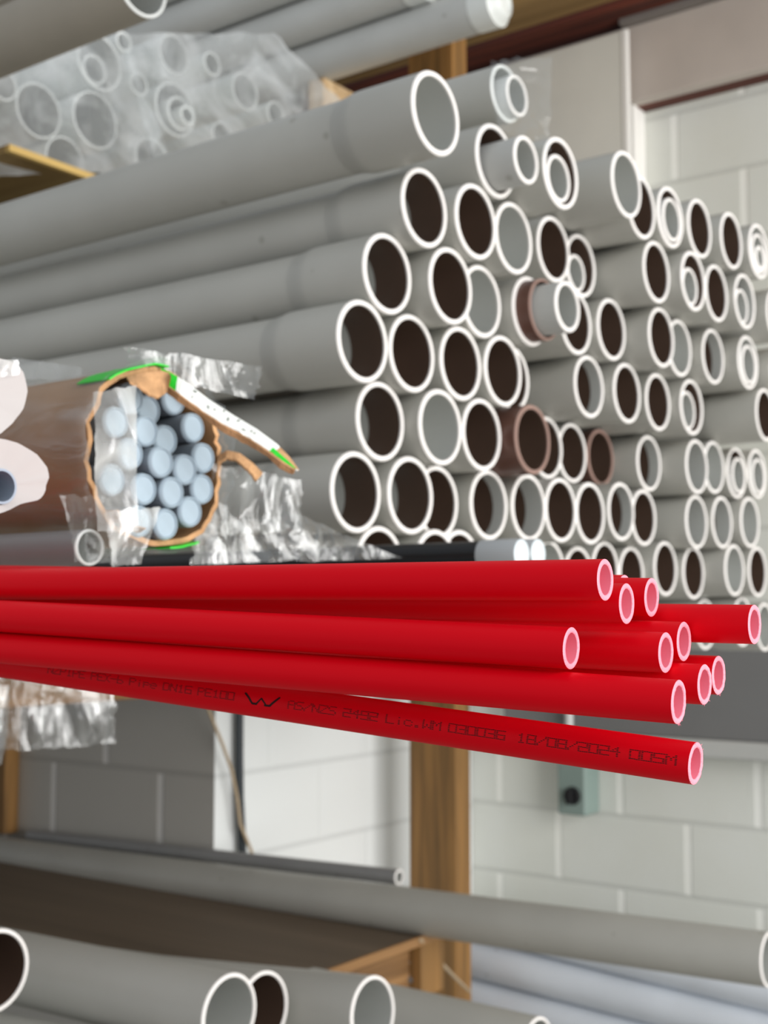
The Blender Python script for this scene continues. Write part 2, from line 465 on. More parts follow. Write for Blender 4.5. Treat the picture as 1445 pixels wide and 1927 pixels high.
# ------------------------------------------------------------------ grey pipes of the big stack
RS, RB, RI_S, RI_B = 0.047, 0.0428, 0.0413, 0.0385
SOCK = 0.10
def pipe_meshes(kind, L=2.9, depth=0.0):
    """barrel, socket and bore as three meshes; mouth at x = 0, running to -x"""
    ms = {}
    o1, rim = (M['pvc'], M['rim']) if kind != 'R' else (M['brown_pvc'], M['brown_rim'])
    bm = lathe_x([(-SOCK - 0.016, RB, 0), (-0.6, RB, 0), (-1.4, RB, 0), (-L, RB, 0), (-L, RI_B, 0)])
    ms['barrel'] = (bm, [o1])
    bm = lathe_x([(-SOCK - 0.018, RB + 0.0002, 0), (-SOCK - 0.006, RB + 0.0018, 0), (-SOCK + 0.004, RS - 0.0003, 0), (-SOCK + 0.012, RS, 0), (-0.0022, RS, 0)])
    ms['socket'] = (bm, [o1])
    bm = lathe_x([(-0.0022, RS, 0), (-0.0006, RS - 0.0008, 0),
                  (0, RS - 0.0016, 0), (0, RI_S + 0.0009, 0), (-0.0008, RI_S, 0), (-0.003, RI_S, 0)])
    ms['cut_edge'] = (bm, [rim])
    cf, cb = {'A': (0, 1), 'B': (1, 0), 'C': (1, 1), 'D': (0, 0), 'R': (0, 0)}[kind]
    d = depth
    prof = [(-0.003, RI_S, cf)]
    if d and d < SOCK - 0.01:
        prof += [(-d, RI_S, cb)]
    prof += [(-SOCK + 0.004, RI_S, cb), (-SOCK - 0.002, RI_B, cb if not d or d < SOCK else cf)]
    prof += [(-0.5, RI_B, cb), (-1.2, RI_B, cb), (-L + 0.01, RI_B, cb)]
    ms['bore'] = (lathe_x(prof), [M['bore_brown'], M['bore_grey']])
    return ms

PROTO = {}
def make_proto(key, kind, depth):
    r = empty('grey_pipe' if kind != 'R' else 'brown_pipe')
    for nm, (bm, mats) in pipe_meshes(kind, depth=depth).items():
        if nm == 'cut_edge':
            obj(nm, bm, mats, sock, sharp=35)['label'] = 'white cut edge' if kind != 'R' else 'reddish cut edge'
        else:
            o = obj(nm, bm, mats, r, sharp=35)
            if nm == 'socket': sock = o
    PROTO[key] = [r, False]

def place_pipe(key, loc, label, cat='pipe', group='grey pipes in the big stack', direction=None, roll=0):
    root, used = PROTO[key]
    if not used:
        r = root; PROTO[key][1] = True
    else:
        r = root.copy(); COL.objects.link(r)
        for ch in list(root.children):
            c = ch.copy(); COL.objects.link(c); c.parent = r
            for g in ch.children:
                e = g.copy(); COL.objects.link(e); e.parent = c
    r.location = loc
    r.rotation_euler = (0, 0, 0)
    if direction: aim_x(r, direction)
    if group: tag(r, label, cat, group)
    else:
        tag(r, label, cat)
        if 'group' in r: del r['group']
    return r

for key, kind, depth in (('A', 'A', 0.05), ('B', 'B', 0.02), ('B2', 'B', 0.030), ('B3', 'B', 0.042), ('C', 'C', 0), ('D', 'D', 0), ('R', 'R', 0)):
    make_proto(key, kind, depth)

PACK = [
('1','C',-0.774,1.1477,1.9080),
('2','D',-0.820,1.3507,1.9227),
('3','D',-0.781,1.4500,1.9271),
('4','C',-0.764,1.6106,1.9530),
('5','D',-0.787,1.7084,1.9503),
('6','D',-0.783,1.8029,1.9585),
('7','D',-0.775,1.8976,1.9630),
('8','D',-0.764,2.0041,1.9668),
('9','C',-0.753,2.1015,1.9696),
('10','D',-0.793,1.7711,1.8676),
('11','D',-0.774,1.8658,1.8707),
('12','D',-0.781,1.9780,1.8756),
('13','B',-0.769,2.0728,1.8792),
('14','D',-0.754,2.1826,1.8744),
('15','D',-0.859,1.5707,1.8671),
('16','D',-0.866,1.6657,1.8657),
('17','D',-0.844,1.4768,1.7572),
('19','D',-0.861,1.6395,1.7746),
('20','D',-0.851,1.7341,1.7803),
('21','D',-0.815,1.8339,1.7810),
('22','C',-0.834,1.9476,1.7859),
('23','B',-0.817,2.0479,1.7864),
('24','C',-0.792,2.1426,1.7885),
('25','D',-0.773,2.2470,1.7836),
('26','B',-0.874,1.7034,1.6907),
('27','D',-0.858,1.7991,1.6928),
('28','D',-0.861,1.9196,1.6954),
('29','D',-0.843,2.0144,1.6977),
('30','D',-0.783,2.1983,1.7024),
('31','R',-0.848,1.4871,1.5848),
('312','R',-0.927,1.5807,1.5992),
('32','D',-0.931,1.6755,1.6002),
('33','D',-0.939,1.7702,1.6026),
('34','R',-0.948,1.8849,1.6073),
('35','B',-0.906,1.9796,1.6041),
('36','B',-0.861,2.0744,1.6042),
('37','C',-0.868,2.1688,1.6123),
('38','D',-0.863,2.2636,1.6103),
('39','C',-0.859,2.3581,1.6165),
('40','A',-0.834,1.2121,1.8286),
('41','D',-0.826,1.3127,1.8359),
('42','C',-0.831,1.4125,1.8400),
('44','A',-0.857,1.1697,1.7438),
('45','D',-0.839,1.2751,1.7489),
('46','C',-0.858,1.3758,1.7526),
('47','A',-0.862,1.1293,1.6581),
('48','D',-0.869,1.2355,1.6628),
('49','D',-0.865,1.3369,1.6662),
('50','D',-0.860,1.4316,1.6708),
('502','D',-0.907,1.5337,1.6815),
('51','A',-0.886,1.1952,1.5770),
('52','C',-0.867,1.2935,1.5801),
('53','D',-0.869,1.3923,1.5823),
('54','A',-0.892,1.1560,1.4907),
('55','A',-0.882,1.2508,1.4936),
('56','D',-0.907,1.3456,1.4933),
('57','B',-0.896,1.4521,1.4967),
('58','B',-0.890,1.5476,1.4994),
('59','D',-0.891,1.6424,1.5020),
('60','D',-0.892,1.7371,1.5034),
('61','B',-0.903,1.8654,1.5149),
('62','D',-0.908,1.9601,1.5114),
('63','B',-0.878,2.1094,1.5117),
('64','B',-0.869,2.2041,1.5159),
('65','C',-0.853,2.2987,1.5207),
('66','D',-0.934,1.8682,1.4212),
('67','D',-0.933,1.9628,1.4169),
('68','D',-0.914,2.0568,1.4294),
('69','D',-0.903,2.1515,1.4244),
('70','C',-0.864,2.2460,1.4309),
('71','D',-0.856,2.3408,1.4305),
('72','D',-0.896,1.2073,1.4075),
('73','D',-0.880,1.3021,1.4080),
('74','D',-0.906,1.3967,1.4135),
('75','C',-0.932,1.6797,1.4148),
('76','C',-0.928,2.2612,1.3324),
('77','C',-0.893,2.3559,1.3369),
('78','C',-0.884,2.4501,1.3263),
('79','D',-0.913,1.4907,1.4020),
('80','D',-0.922,1.5852,1.4083),
('81','D',-0.933,1.7742,1.4091)
]
ROWS = [('top row', '1 2 3 4 6 5 7 8 9'), ('second row', '40 41 42 15 16 10 11 12 13 14'), ('third row', '44 45 46 17 20 19 21 22 23 24 25'),
        ('fourth row', '47 48 49 50 502 26 27 28 29 30'), ('fifth row', '51 52 53 31 312 32 33 34 35 36 37 38 39'),
        ('sixth row', '54 55 56 57 58 59 60 61 62 63 64 65'), ('seventh row', '72 73 74 79 80 75 81 66 67 68 69 70 71'), ('lowest row', '76 77 78')]
ORD = ['leftmost', 'second', 'third', 'fourth', 'fifth', 'sixth', 'seventh', 'eighth', 'ninth', 'tenth', 'eleventh', 'twelfth', 'thirteenth']
LOOK = {'A': 'grey pipe with brown and grey bore', 'B': 'grey pipe with grey lip and brown bore', 'C': 'grey pipe with plain grey bore',
        'D': 'grey pipe with dark brown bore', 'R': 'brown pipe with dark bore'}
SPECIAL = {'1': 'big grey pipe alone at the top left of the stack, bore plain grey',
           '4': 'grey pipe jutting furthest out at the top right, scuffed plain grey bore',
           '2': 'grey pipe with a small grey pipe sticking out of it near the top',
           '3': 'grey pipe at the top with a small pipe lying inside its brown bore',
           '17': 'grey pipe holding a brown sleeve and a protruding small grey pipe',
           '31': 'brown pipe with a reddish rim in the middle of the stack, nearer one',
           '34': 'brown pipe with a reddish rim, furthest right of the brown ones',
           '9': 'grey pipe at the right edge with two smaller pipes nested inside'}
DEPTH = {'26': 'B', '57': 'B', '23': 'B', '61': 'B', '35': 'B', '13': 'B', '58': 'B2', '36': 'B3', '63': 'B3', '64': 'B2'}
POS = {p[0]: p for p in PACK}
for rowname, ids in ROWS:
    ids = ids.split()
    ids.sort(key=lambda i: POS[i][3])
    n = len(ids)
    for k, i in enumerate(ids):
        _, kind, x, y, z = POS[i]
        pos = (ORD[k] + ' from left' if k else 'leftmost') + " in the stack's " + rowname
        if k == n - 1: pos = "rightmost in the stack's " + rowname
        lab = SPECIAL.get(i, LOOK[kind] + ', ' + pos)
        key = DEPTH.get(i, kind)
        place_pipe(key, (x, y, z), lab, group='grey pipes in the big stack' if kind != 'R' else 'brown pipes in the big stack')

# smaller pipes pushed into the big ones
def small_pipe(name, r, wall, L, mats, loc, label, cat='pipe', group=None, seg=40, direction=None, end=True):
    """plain cut tube: barrel, bright cut edge and bore"""
    t = empty(name, loc)
    o1, rim, bore = mats
    wall *= 1.15
    obj('barrel', lathe_x([(-0.002, r, 0), (-0.3, r, 0), (-L, r, 0), (-L, r - wall, 0)], seg), o1, t, sharp=35)
    obj('cut_end', lathe_x([(-0.002, r, 0), (-0.0005, r - 0.0006, 0), (0, r - 0.0012, 0), (0, r - wall + 0.0008, 0), (-0.002, r - wall, 0)], seg), rim, t, sharp=60)
    obj('bore', lathe_x([(-0.002, r - wall, 0), (-0.3, r - wall, 0), (-L + 0.001, r - wall, 0)], seg), bore, t, sharp=35)
    if direction: aim_x(t, direction)
    return tag(t, label, cat, group)

def solve_x(px, Y, Z):
    lo, hi = -3.0, -0.05
    for _ in range(60):
        m = (lo + hi) / 2
        d = Vector((m, Y, Z)) - CAM
        u = 722.5 + FPX * d.dot(RT) / d.dot(FW)
        if u < px: lo = m
        else: hi = m
    return (lo + hi) / 2

G3 = (M['pvc_light'], M['rim'], M['bore_grey'])
W3 = (M['white_pvc'], M['rim'], M['bore_grey'])
NEST = [('2', 991, 0.030, 0.0, G3, 'small grey pipe sticking out of a brown-bored pipe near the stack top'),
        ('3', 1052, 0.0315, 0.0, G3, 'small grey pipe lying flush inside the brown bore at the stack top'),
        ('16', 1085, 0.028, 0.0, W3, 'small pale pipe half hidden behind a brown-bored pipe mouth'),
        ('6', 1265, 0.0335, 0.0, W3, 'white small pipe filling a pipe right of the scuffed big one'),
        ('9', 1429, 0.034, 0.0, W3, 'white pipe nested in the top right pipe of the stack'),
        ('11', 1299, 0.030, 0.0, W3, 'white small pipe low in a brown bore, upper right of stack'),
        ('13', 1396, 0.030, 0.0, G3, 'small grey pipe inside a brown bore near the right edge, second row'),
        ('24', 1410, 0.034, 0.0, W3, 'white small pipe nested in a grey-bored pipe, third row right'),
        ('29', 1294, 0.033, 0.0, G3, 'small grey pipe inside a brown bore, fourth row right'),
        ('38', 1391, 0.033, 0.0, G3, 'small grey pipe filling a brown-topped bore, fifth row right'),
        ('39', 1428, 0.0335, 0.0, W3, 'white small pipe nested in the last pipe of the fifth row')]
for oid, px, r, dy, mats, lab in NEST:
    _, k, X, Y, Z = POS[oid]
    zz = Z - (RI_B - r) + 0.0006
    small_pipe('small_pipe', r, 0.0045, 0.9, mats, (solve_x(px, Y + dy, zz), Y + dy, zz), lab, group='small pipes pushed into the stack')
_, k, X, Y, Z = POS['9']
zz = Z - (RI_B - 0.034) + 0.0006 - (0.0295 - 0.021) + 0.0006
small_pipe('small_pipe', 0.021, 0.005, 0.6, W3, (solve_x(1431, Y, zz), Y, zz), 'innermost and smallest white pipe of the nested top right set', group='small pipes pushed into the stack')
_, k, X, Y, Z = POS['17']
small_pipe('pipe_sleeve', 0.0415, 0.0035, 0.112, (M['brown_pvc'], M['brown_rim'], M['bore_brown']), (X + 0.022, Y, Z - 0.0008), 'brown sleeve pushed into a pipe mouth mid stack', 'pipe sleeve')
zz = Z - 0.0016 + 0.0
small_pipe('small_pipe', 0.034, 0.005, 0.9, G3, (solve_x(1069, Y, zz), Y, zz), 'small grey pipe poking far out of the brown sleeve mid stack', group='small pipes pushed into the stack')

# pale pipe with a bagged end lying on top of the stack
pc = at_x(953, 176, -0.832)
bag_pipe = small_pipe('bagged_pipe', 0.0375, 0.004, 2.4, (M['pvc'], M['white_pvc'], M['bore_grey']), (-0.832, pc.y, pc.z), 'grey pipe on top of the stack with its end in a clear bag', 'pipe')
small_pipe('small_pipe', 0.027, 0.004, 0.5, W3, (-0.817, pc.y + 0.003, pc.z - 0.0055), 'white small pipe inside the bagged pipe on the stack top', group='small pipes pushed into the stack')

# ------------------------------------------------------------------ red pipes
RED = [('1', (-0.2223, 0.4444, 1.3634), (0.0751, -0.0075), 'thick-looking nearest red pipe along the top of the bundle'),
       ('2', (-0.2221, 0.4623, 1.3544), (0.0768, -0.0132), 'red pipe directly below and behind the topmost red pipe end'),
       ('3', (-0.2246, 0.4910, 1.3572), (0.0598, -0.0278), 'red pipe end right of and behind the topmost red pipe'),
       ('4', (-0.2496, 0.5175, 1.3596), (0.0600, -0.0314), 'red pipe almost hidden behind the topmost red pipe end'),
       ('5', (-0.1879, 0.5089, 1.3461), (0.0339, -0.0152), 'red pipe reaching furthest right of the bundle'),
       ('6', (-0.2114, 0.4924, 1.3392), (0.0495, -0.0234), 'red pipe end mid bundle, just behind and right of its neighbour'),
       ('7', (-0.2116, 0.4750, 1.3351), (0.0530, -0.0240), 'red pipe end mid bundle, left of the one touching it'),
       ('8', (-0.2327, 0.4359, 1.3373), (0.0900, -0.0388), 'red pipe whose end stops furthest left of the bundle'),
       ('9', (-0.2037, 0.5091, 1.3251), (0.0412, -0.0185), 'red pipe end peeping out behind another at the lower right'),
       ('10', (-0.2006, 0.4867, 1.3224), (0.0483, -0.0243), 'red pipe with rough cut end, third from the bottom of bundle'),
       ('11', (-0.1915, 0.4402, 1.3184), (0.0826, -0.0417), 'red pipe with a frayed cut edge, second lowest of the bundle'),
       ('12', (-0.1952, 0.4634, 1.2939), (0.0578, -0.0768), 'lowest red pipe, splayed apart, black dotted printing along its side')]
RR, RW = 0.008, 0.0021
RED_L = 1.15
red12 = None
for i, mloc, (dy, dz), lab in RED:
    t = empty('red_pipe', mloc)
    rr = random.Random(int(i))
    ph = rr.random() * 6
    rag = 0.00016 if i in ('9', '10', '11', '12') else 0.00005
    def wob(a, x, ph=ph, rag=rag):
        return 1.0
    bm = lathe_x([(-0.0003, RR, 0), (-0.01, RR, 0), (-0.15, RR, 0), (-0.4, RR, 0), (-RED_L, RR, 0), (-RED_L, RR - RW, 0)], 64)
    obj('skin', bm, M['red'], t, sharp=50)
    seg = 64
    bm = bmesh.new()
    prof = [(-0.0003, RR - 0.00001, 0), (0, RR - 0.00035, 0), (0, RR - RW + 0.0002, 0), (-0.0004, RR - RW, 0)]
    lathe_x(prof, seg, bm)
    for v in bm.verts:
        a = math.atan2(v.co.z, v.co.y)
        if v.co.x > -0.0002: v.co.x += rag * (noise.noise(Vector((math.cos(a) * 4 + ph, math.sin(a) * 4, ph))) + 0.5 * noise.noise(Vector((math.cos(a) * 14, math.sin(a) * 14 + ph, 0))))
    obj('cut_edge', bm, M['pink'], t, sharp=70)
    obj('bore', lathe_x([(-0.0004, RR - RW, 0), (-0.05, RR - RW, 0), (-0.3, RR - RW, 0), (-RED_L + 0.001, RR - RW, 0)], 48), M['pink_bore'], t, sharp=50)
    aim_x(t, (1, dy, dz))
    if rag > 0.0001:                                        # whiskers of plastic left by the saw
        bm = bmesh.new()
        for q in range(5):
            a = rr.uniform(-2.6, -0.6) if i != '12' else rr.uniform(-3.1, 3.1)
            p0 = Vector((0.0, (RR - 0.0001) * math.cos(a), (RR - 0.0001) * math.sin(a)))
            p1 = p0 + Vector((rr.uniform(-0.0004, 0.0006), 0.0004 * math.cos(a), 0.0007 * math.sin(a)))
            tube_bm([p0, (p0 + p1) / 2 + Vector((0.0001, 0, 0)), p1], [0.00012, 0.0001, 0.00004], 5, bm=bm)
        obj('burr', bm, M['pink'], t)
    tag(t, lab, 'pipe', 'red pipes in the near bundle')
    if i == '12': red12 = t

# dotted ink-jet line on the lowest red pipe
FONT = {
 'N': '10001 11001 11001 10101 10011 10011 10001', 'Z': '11111 00001 00010 00100 01000 10000 11111', 'P': '11110 10001 10001 11110 10000 10000 10000',
 'I': '01110 00100 00100 00100 00100 00100 01110', 'E': '11111 10000 10000 11110 10000 10000 11111', 'X': '10001 01010 00100 00100 00100 01010 10001',
 '-': '00000 00000 00000 11111 00000 00000 00000', 'b': '10000 10000 10000 11110 10001 10001 11110', 'i': '00000 00100 00000 00100 00100 00100 00100',
 'p': '00000 00000 11110 10001 11110 10000 10000', 'e': '00000 00000 01110 10001 11111 10000 01110', 'D': '11110 10001 10001 10001 10001 10001 11110',
 '1': '00100 01100 00100 00100 00100 00100 01110', '6': '11111 10000 10000 11111 10001 10001 11111', '0': '11111 10001 10001 10001 10001 10001 11111',
 'A': '01110 10001 10001 11111 10001 10001 10001', 'S': '01111 10000 10000 01110 00001 00001 11110', '/': '00001 00001 00010 00100 01000 10000 10000',
 '2': '11111 00001 00001 11111 10000 10000 11111', '4': '00010 00110 01010 11111 00010 00010 00010', '9': '11111 10001 10001 11111 00001 00001 11111',
 'L': '10000 10000 10000 10000 10000 10000 11111', 'c': '00000 00000 01110 10001 10000 10001 01110', '.': '00000 00000 00000 00000 00000 01100 01100',
 'W': '10001 10001 10001 10101 10101 11011 10001', 'M': '10001 11011 10101 10101 10001 10001 10001', '3': '11111 00001 00001 01111 00001 00001 11111',
 '8': '11111 10001 10001 11111 10001 10001 11111', '5': '11111 10000 10000 11111 00001 00001 11111'}
WORDS = [('NZPIPE', 112, 180), ('PEX-b', 193, 252), ('Pipe', 265, 315), ('DN16', 328, 380), ('PE100', 393, 460), ('*', 480, 543), ('AS/NZS', 562, 650),
         ('2492', 665, 728), ('Lic.WM', 745, 846), ('030036', 862, 966), ('18/08/2024', 990, 1180), ('005M', 1200, 1285)]
mw = red12.rotation_euler.to_matrix()
def pipe_t(px):
    """distance along the pipe (negative) whose front line shows at photo column px"""
    lo, hi = -1.1, 0.0
    base = Vector(red12.location)
    for _ in range(50):
        mid = (lo + hi) / 2
        d = base + mw @ Vector((mid, 0, 0)) - CAM
        d = d - d.normalized() * RR
        u = 722.5 + FPX * d.dot(RT) / d.dot(FW)
        if u < px: lo = mid
        else: hi = mid
    return (lo + hi) / 2
# angle round the pipe that faces the camera
toc = mw.transposed() @ (CAM - (Vector(red12.location) + mw @ Vector((-0.2, 0, 0))))
A0 = math.atan2(toc.z, toc.y)
bm = bmesh.new()
def dot(t, h, sx, sy, r=RR + 0.00003):
    """one dab of ink: t along the pipe, h up its side"""
    vs = []
    for k in range(8):
        a = 2 * PI * k / 8
        aa = A0 + sgn * (h + sy * math.sin(a)) / RR
        vs.append(bm.verts.new((t + sx * math.cos(a), r * math.cos(aa), r * math.sin(aa))))
    bm.faces.new(vs)
sgn = -1.0 if math.cos(A0) < 0 else 1.0
CH = 0.0034
for w, p0, p1 in WORDS:
    t0, t1 = pipe_t(p0), pipe_t(p1)
    if w == '*':
        def stroke(pts, wd):
            for (xa, ya), (xb_, yb) in zip(pts[:-1], pts[1:]):
                for q in range(40):
                    f = q / 39
                    dot(t0 + (t1 - t0) * (xa + (xb_ - xa) * f), (ya + (yb - ya) * f) * 0.0046, wd, wd * 0.8)
        stroke([(0.0, 0.5), (0.13, 0.1), (0.24, -0.42), (0.36, -0.42)], 0.00062)
        stroke([(0.36, -0.42), (0.5, 0.2), (0.66, -0.42)], 0.00048)
        stroke([(0.62, -0.44), (0.76, -0.42), (1.0, 0.5)], 0.00062)
        continue
    n = len(w)
    pitch = (t1 - t0) / (n - 0.22)
    for k, chx in enumerate(w):
        rows = FONT[chx].split()
        for r_, row in enumerate(rows):
            for c_, bit in enumerate(row):
                if bit == '1':
                    t = t0 + pitch * (k + 0.78 * c_ / 4.0)
                    h = CH * (0.5 - r_ / 6.0)
                    jx = random.uniform(-1, 1) * 0.00004; jy = random.uniform(-1, 1) * 0.00006
                    # the jet overlaps along the pipe, so horizontal strokes read as lines
                    dot(t + jx, h + jy, abs(pitch) * 0.11, 0.00017)
bm.normal_update()
for f in bm.faces:
    c = f.calc_center_median()
    if f.normal.dot(Vector((0, c.y, c.z))) < 0: f.normal_flip()
obj('printed_line', bm, M['ink'], red12, smooth=False)['label'] = 'dotted black printing'

# ------------------------------------------------------------------ carton of pale rods, left
CX = -0.69
MOUTH = [(205, 722), (262, 700), (302, 697), (345, 722), (385, 768), (407, 820), (413, 880), (404, 950), (384, 992), (340, 1016), (290, 1022), (236, 1002), (196, 965), (168, 885), (172, 792)]
sec = [at_x(px, py, CX) for px, py in MOUTH]
cc = sum((Vector((0, p.y, p.z)) for p in sec), Vector()) / len(sec)
carton = empty('cardboard_carton', (CX, cc.y, cc.z))
def loop_pts(sub=5):
    out = []
    n = len(sec)
    for i in range(n):
        p0, p1, p2, p3 = (Vector((0, sec[(i + k - 1) % n].y - cc.y, sec[(i + k - 1) % n].z - cc.z)) for k in range(4))
        for s_ in range(sub):
            t = s_ / sub
            out.append(0.5 * ((2 * p1) + (-p0 + p2) * t + (2 * p0 - 5 * p1 + 4 * p2 - p3) * t * t + (-p0 + 3 * p1 - 3 * p2 + p3) * t ** 3))
    return out
ring = loop_pts()
NR = len(ring)
def scaled(p, d):
    v = Vector((0, p.y, p.z)); return v + v.normalized() * d
bm = bmesh.new()
xs = [0.0, -0.006, -0.03, -0.08, -0.2, -0.45, -1.1]
outer, inner = [], []
for j, x in enumerate(xs):
    ro, ri = [], []
    for k, p in enumerate(ring):
        rag = (0.006 * noise.noise(Vector((k * 0.55, 3.1, 0))) + 0.004 * noise.noise(Vector((k * 1.9, 8.1, 0)))) if j == 0 else 0.0
        dn = 0.0012 * noise.noise(Vector((x * 18, p.y * 40, p.z * 40)))
        q = scaled(p, 0.0022 + dn); ro.append(bm.verts.new((x + rag, q.y, q.z)))
        q = scaled(p, -0.0018 + dn); ri.append(bm.verts.new((x + rag, q.y, q.z)))
    outer.append(ro); inner.append(ri)
for j in range(len(xs) - 1):
    for k in range(NR):
        k2 = (k + 1) % NR
        f = bm.faces.new((outer[j][k], outer[j][k2], outer[j + 1][k2], outer[j + 1][k])); f.material_index = 0
        f = bm.faces.new((inner[j][k2], inner[j][k], inner[j + 1][k], inner[j + 1][k2])); f.material_index = 0
for k in range(NR):
    k2 = (k + 1) % NR
    f = bm.faces.new((outer[0][k2], outer[0][k], inner[0][k], inner[0][k2])); f.material_index = 1
bmesh.ops.recalc_face_normals(bm, faces=bm.faces)
obj('carton_body', bm, [M['card'], M['card_edge']], carton)
tag(carton, 'torn brown cardboard carton wrapped in clear film, full of pale rods', 'carton')

# printed flap torn from the carton's top, green and white
FL = [((303, 692), (306, 718), -0.690), ((345, 716), (338, 742), -0.672), ((392, 752), (382, 775), -0.655), ((440, 783), (428, 804), -0.637),
      ((482, 808), (470, 826), -0.622), ((520, 836), (506, 850), -0.608), ((545, 862), (530, 868), -0.598), ((562, 886), (555, 884), -0.590)]
def ribbon(rows, sub, mats, name, parent, thick, mi_of, edge_mi):
    """rows: list of (top point, bottom point); thick sheet between them"""
    P = []
    for i in range(len(rows) - 1):
        for s_ in range(sub):
            t = s_ / sub
            P.append((rows[i][0].lerp(rows[i + 1][0], t), rows[i][1].lerp(rows[i + 1][1], t), (i + t) / (len(rows) - 1)))
    P.append((rows[-1][0], rows[-1][1], 1.0))
    bm = bmesh.new(); A = []
    for i, (a_, b__, t) in enumerate(P):
        j = min(i + 1, len(P) - 1); k = max(i - 1, 0)
        nrm = (P[j][0] - P[k][0]).cross(b__ - a_).normalized()
        jag = Vector((noise.noise(Vector((i * 0.9, 1, 0))), 0, noise.noise(Vector((i * 1.3, 5, 0))))) * 0.0012
        mid = a_.lerp(b__, 0.5)
        A.append([bm.verts.new(q + o_) for o_ in (nrm * thick / 2, -nrm * thick / 2) for q in (a_, mid, b__ + jag)])
    for i in range(len(A) - 1):
        a_, b__ = A[i], A[i + 1]; t = P[i][2]
        for c in (0, 1):
            f = bm.faces.new((a_[c], a_[c + 1], b__[c + 1], b__[c])); f.material_index = 2
            f = bm.faces.new((a_[3 + c + 1], a_[3 + c], b__[3 + c], b__[3 + c + 1])); f.material_index = mi_of(t, c)
        f = bm.faces.new((a_[2], a_[5], b__[5], b__[2])); f.material_index = edge_mi
        f = bm.faces.new((a_[3], a_[0], b__[0], b__[3])); f.material_index = edge_mi
    bm.faces.new(A[0]); bm.faces.new(A[-1][::-1])
    bmesh.ops.recalc_face_normals(bm, faces=bm.faces)
    o = obj(name, bm, mats, parent, smooth=False)
    return o
rowsF = [(at_x(a_[0], a_[1], X) - carton.location, at_x(b__[0], b__[1], X + 0.006) - carton.location) for a_, b__, X in FL]
fl = ribbon(rowsF, 4, [M['print_white'], M['print_green'], M['card_edge']], 'carton_flap', carton, 0.0012,
       lambda t, c: 1 if t < 0.10 or (t > 0.68 and c == 1) else (2 if t > 0.72 and c == 0 else 0), 2)
fl['label'] = 'torn flap printed green and white'
# the flap's torn card lower edge
rowsE = [(at_x(b__[0], b__[1], X + 0.0065) - carton.location, at_x(b__[0] - 3, b__[1] + 10 + 3 * math.sin(i * 2.3), X + 0.004) - carton.location) for i, (a_, b__, X) in enumerate(FL)]
ribbon(rowsE, 4, [M['card_edge'], M['card_edge'], M['card']], 'torn_edge', fl, 0.0022, lambda t, c: 0, 0)
rowsC = [(at_x(px, py, X) - carton.location, at_x(px + ex_, py + 14, X + 0.004) - carton.location) for px, py, ex_, X in
         ((412, 858, -2, -0.69), (428, 849, -2, -0.684), (450, 854, -4, -0.676), (474, 872, -8, -0.668), (494, 892, -12, -0.662))]
ribbon(rowsC, 4, [M['card_edge'], M['card_edge'], M['card']], 'torn_lip', carton, 0.0018, lambda t, c: 0, 0)['label'] = 'curled brown strip torn from the right side'
# dark print marks on the white of the flap
bm = bmesh.new()
for q in range(15):
    t = random.uniform(0.12, 0.6) * (len(rowsF) - 1); i = int(t); f = t - i
    a_ = rowsF[i][0].lerp(rowsF[i + 1][0], f); b__ = rowsF[i][1].lerp(rowsF[i + 1][1], f)
    d = (rowsF[i + 1][0] - rowsF[i][0]).normalized()
    nrm = (rowsF[i + 1][0] - rowsF[i][0]).cross(b__ - a_).normalized()
    if nrm.dot(CAM - carton.location) < 0: nrm = -nrm
    c = a_.lerp(b__, random.uniform(0.15, 0.75)) + nrm * 0.0011
    w_ = (b__ - a_).normalized() * random.uniform(0.0006, 0.0012); e_ = d * random.uniform(0.0004, 0.0008)
    bm.faces.new([bm.verts.new(c + w_ + e_), bm.verts.new(c + w_ - e_), bm.verts.new(c - w_ - e_), bm.verts.new(c - w_ + e_)])
obj('flap_print', bm, M['print_dark'], fl, smooth=False)
# green printed band round the shoulder of the carton
def band(name, k0, k1, x0_, x1_, d, mat, label=None, jag=0.004, thick=0.0012):
    bm = bmesh.new(); A = []
    for k in range(k0, k1 + 1):
        p = ring[k % NR]
        q = scaled(p, d); q2 = scaled(p, d + thick)
        ja = jag * noise.noise(Vector((k * 0.9, 2.2, 0))); jb = jag * noise.noise(Vector((k * 0.8, 7.2, 0)))
        A.append([bm.verts.new((x0_ + ja, q2.y, q2.z)), bm.verts.new((x1_ + jb, q2.y, q2.z)), bm.verts.new((x1_ + jb, q.y, q.z)), bm.verts.new((x0_ + ja, q.y, q.z))])
    for a_, b__ in zip(A[:-1], A[1:]):
        for c in range(4):
            bm.faces.new((a_[c], a_[(c + 1) % 4], b__[(c + 1) % 4], b__[c]))
    bm.faces.new(A[0]); bm.faces.new(A[-1][::-1])
    bmesh.ops.recalc_face_normals(bm, faces=bm.faces)
    o = obj(name, bm, mat, carton)
    if label: o['label'] = label
    return o
band('green_label', 0, 11, 0.004, -0.032, 0.0030, M['print_green'], 'green printed band on the carton top')
band('green_label', 44, 49, 0.012, -0.02, 0.0030, M['print_green'], 'green printed scrap under the carton mouth')
rowsT = [(at_x(a0, b0, CX + 0.006) - carton.location, at_x(a1, b1, CX + 0.018) - carton.location) for a0, b0, a1, b1 in
         ((238, 712, 244, 720), (256, 706, 262, 728), (272, 702, 280, 744), (290, 700, 298, 750), (304, 699, 314, 738), (318, 703, 321, 712))]
ribbon(rowsT, 4, [M['card_edge'], M['card_edge'], M['card_edge']], 'torn_lip', carton, 0.0018, lambda t, c: 0, 0)['label'] = 'torn brown lip hanging over the rods'
band('torn_lip', 54, 60, 0.014, -0.004, -0.003, M['card_edge'], 'torn brown lip at the lower left', 0.01)
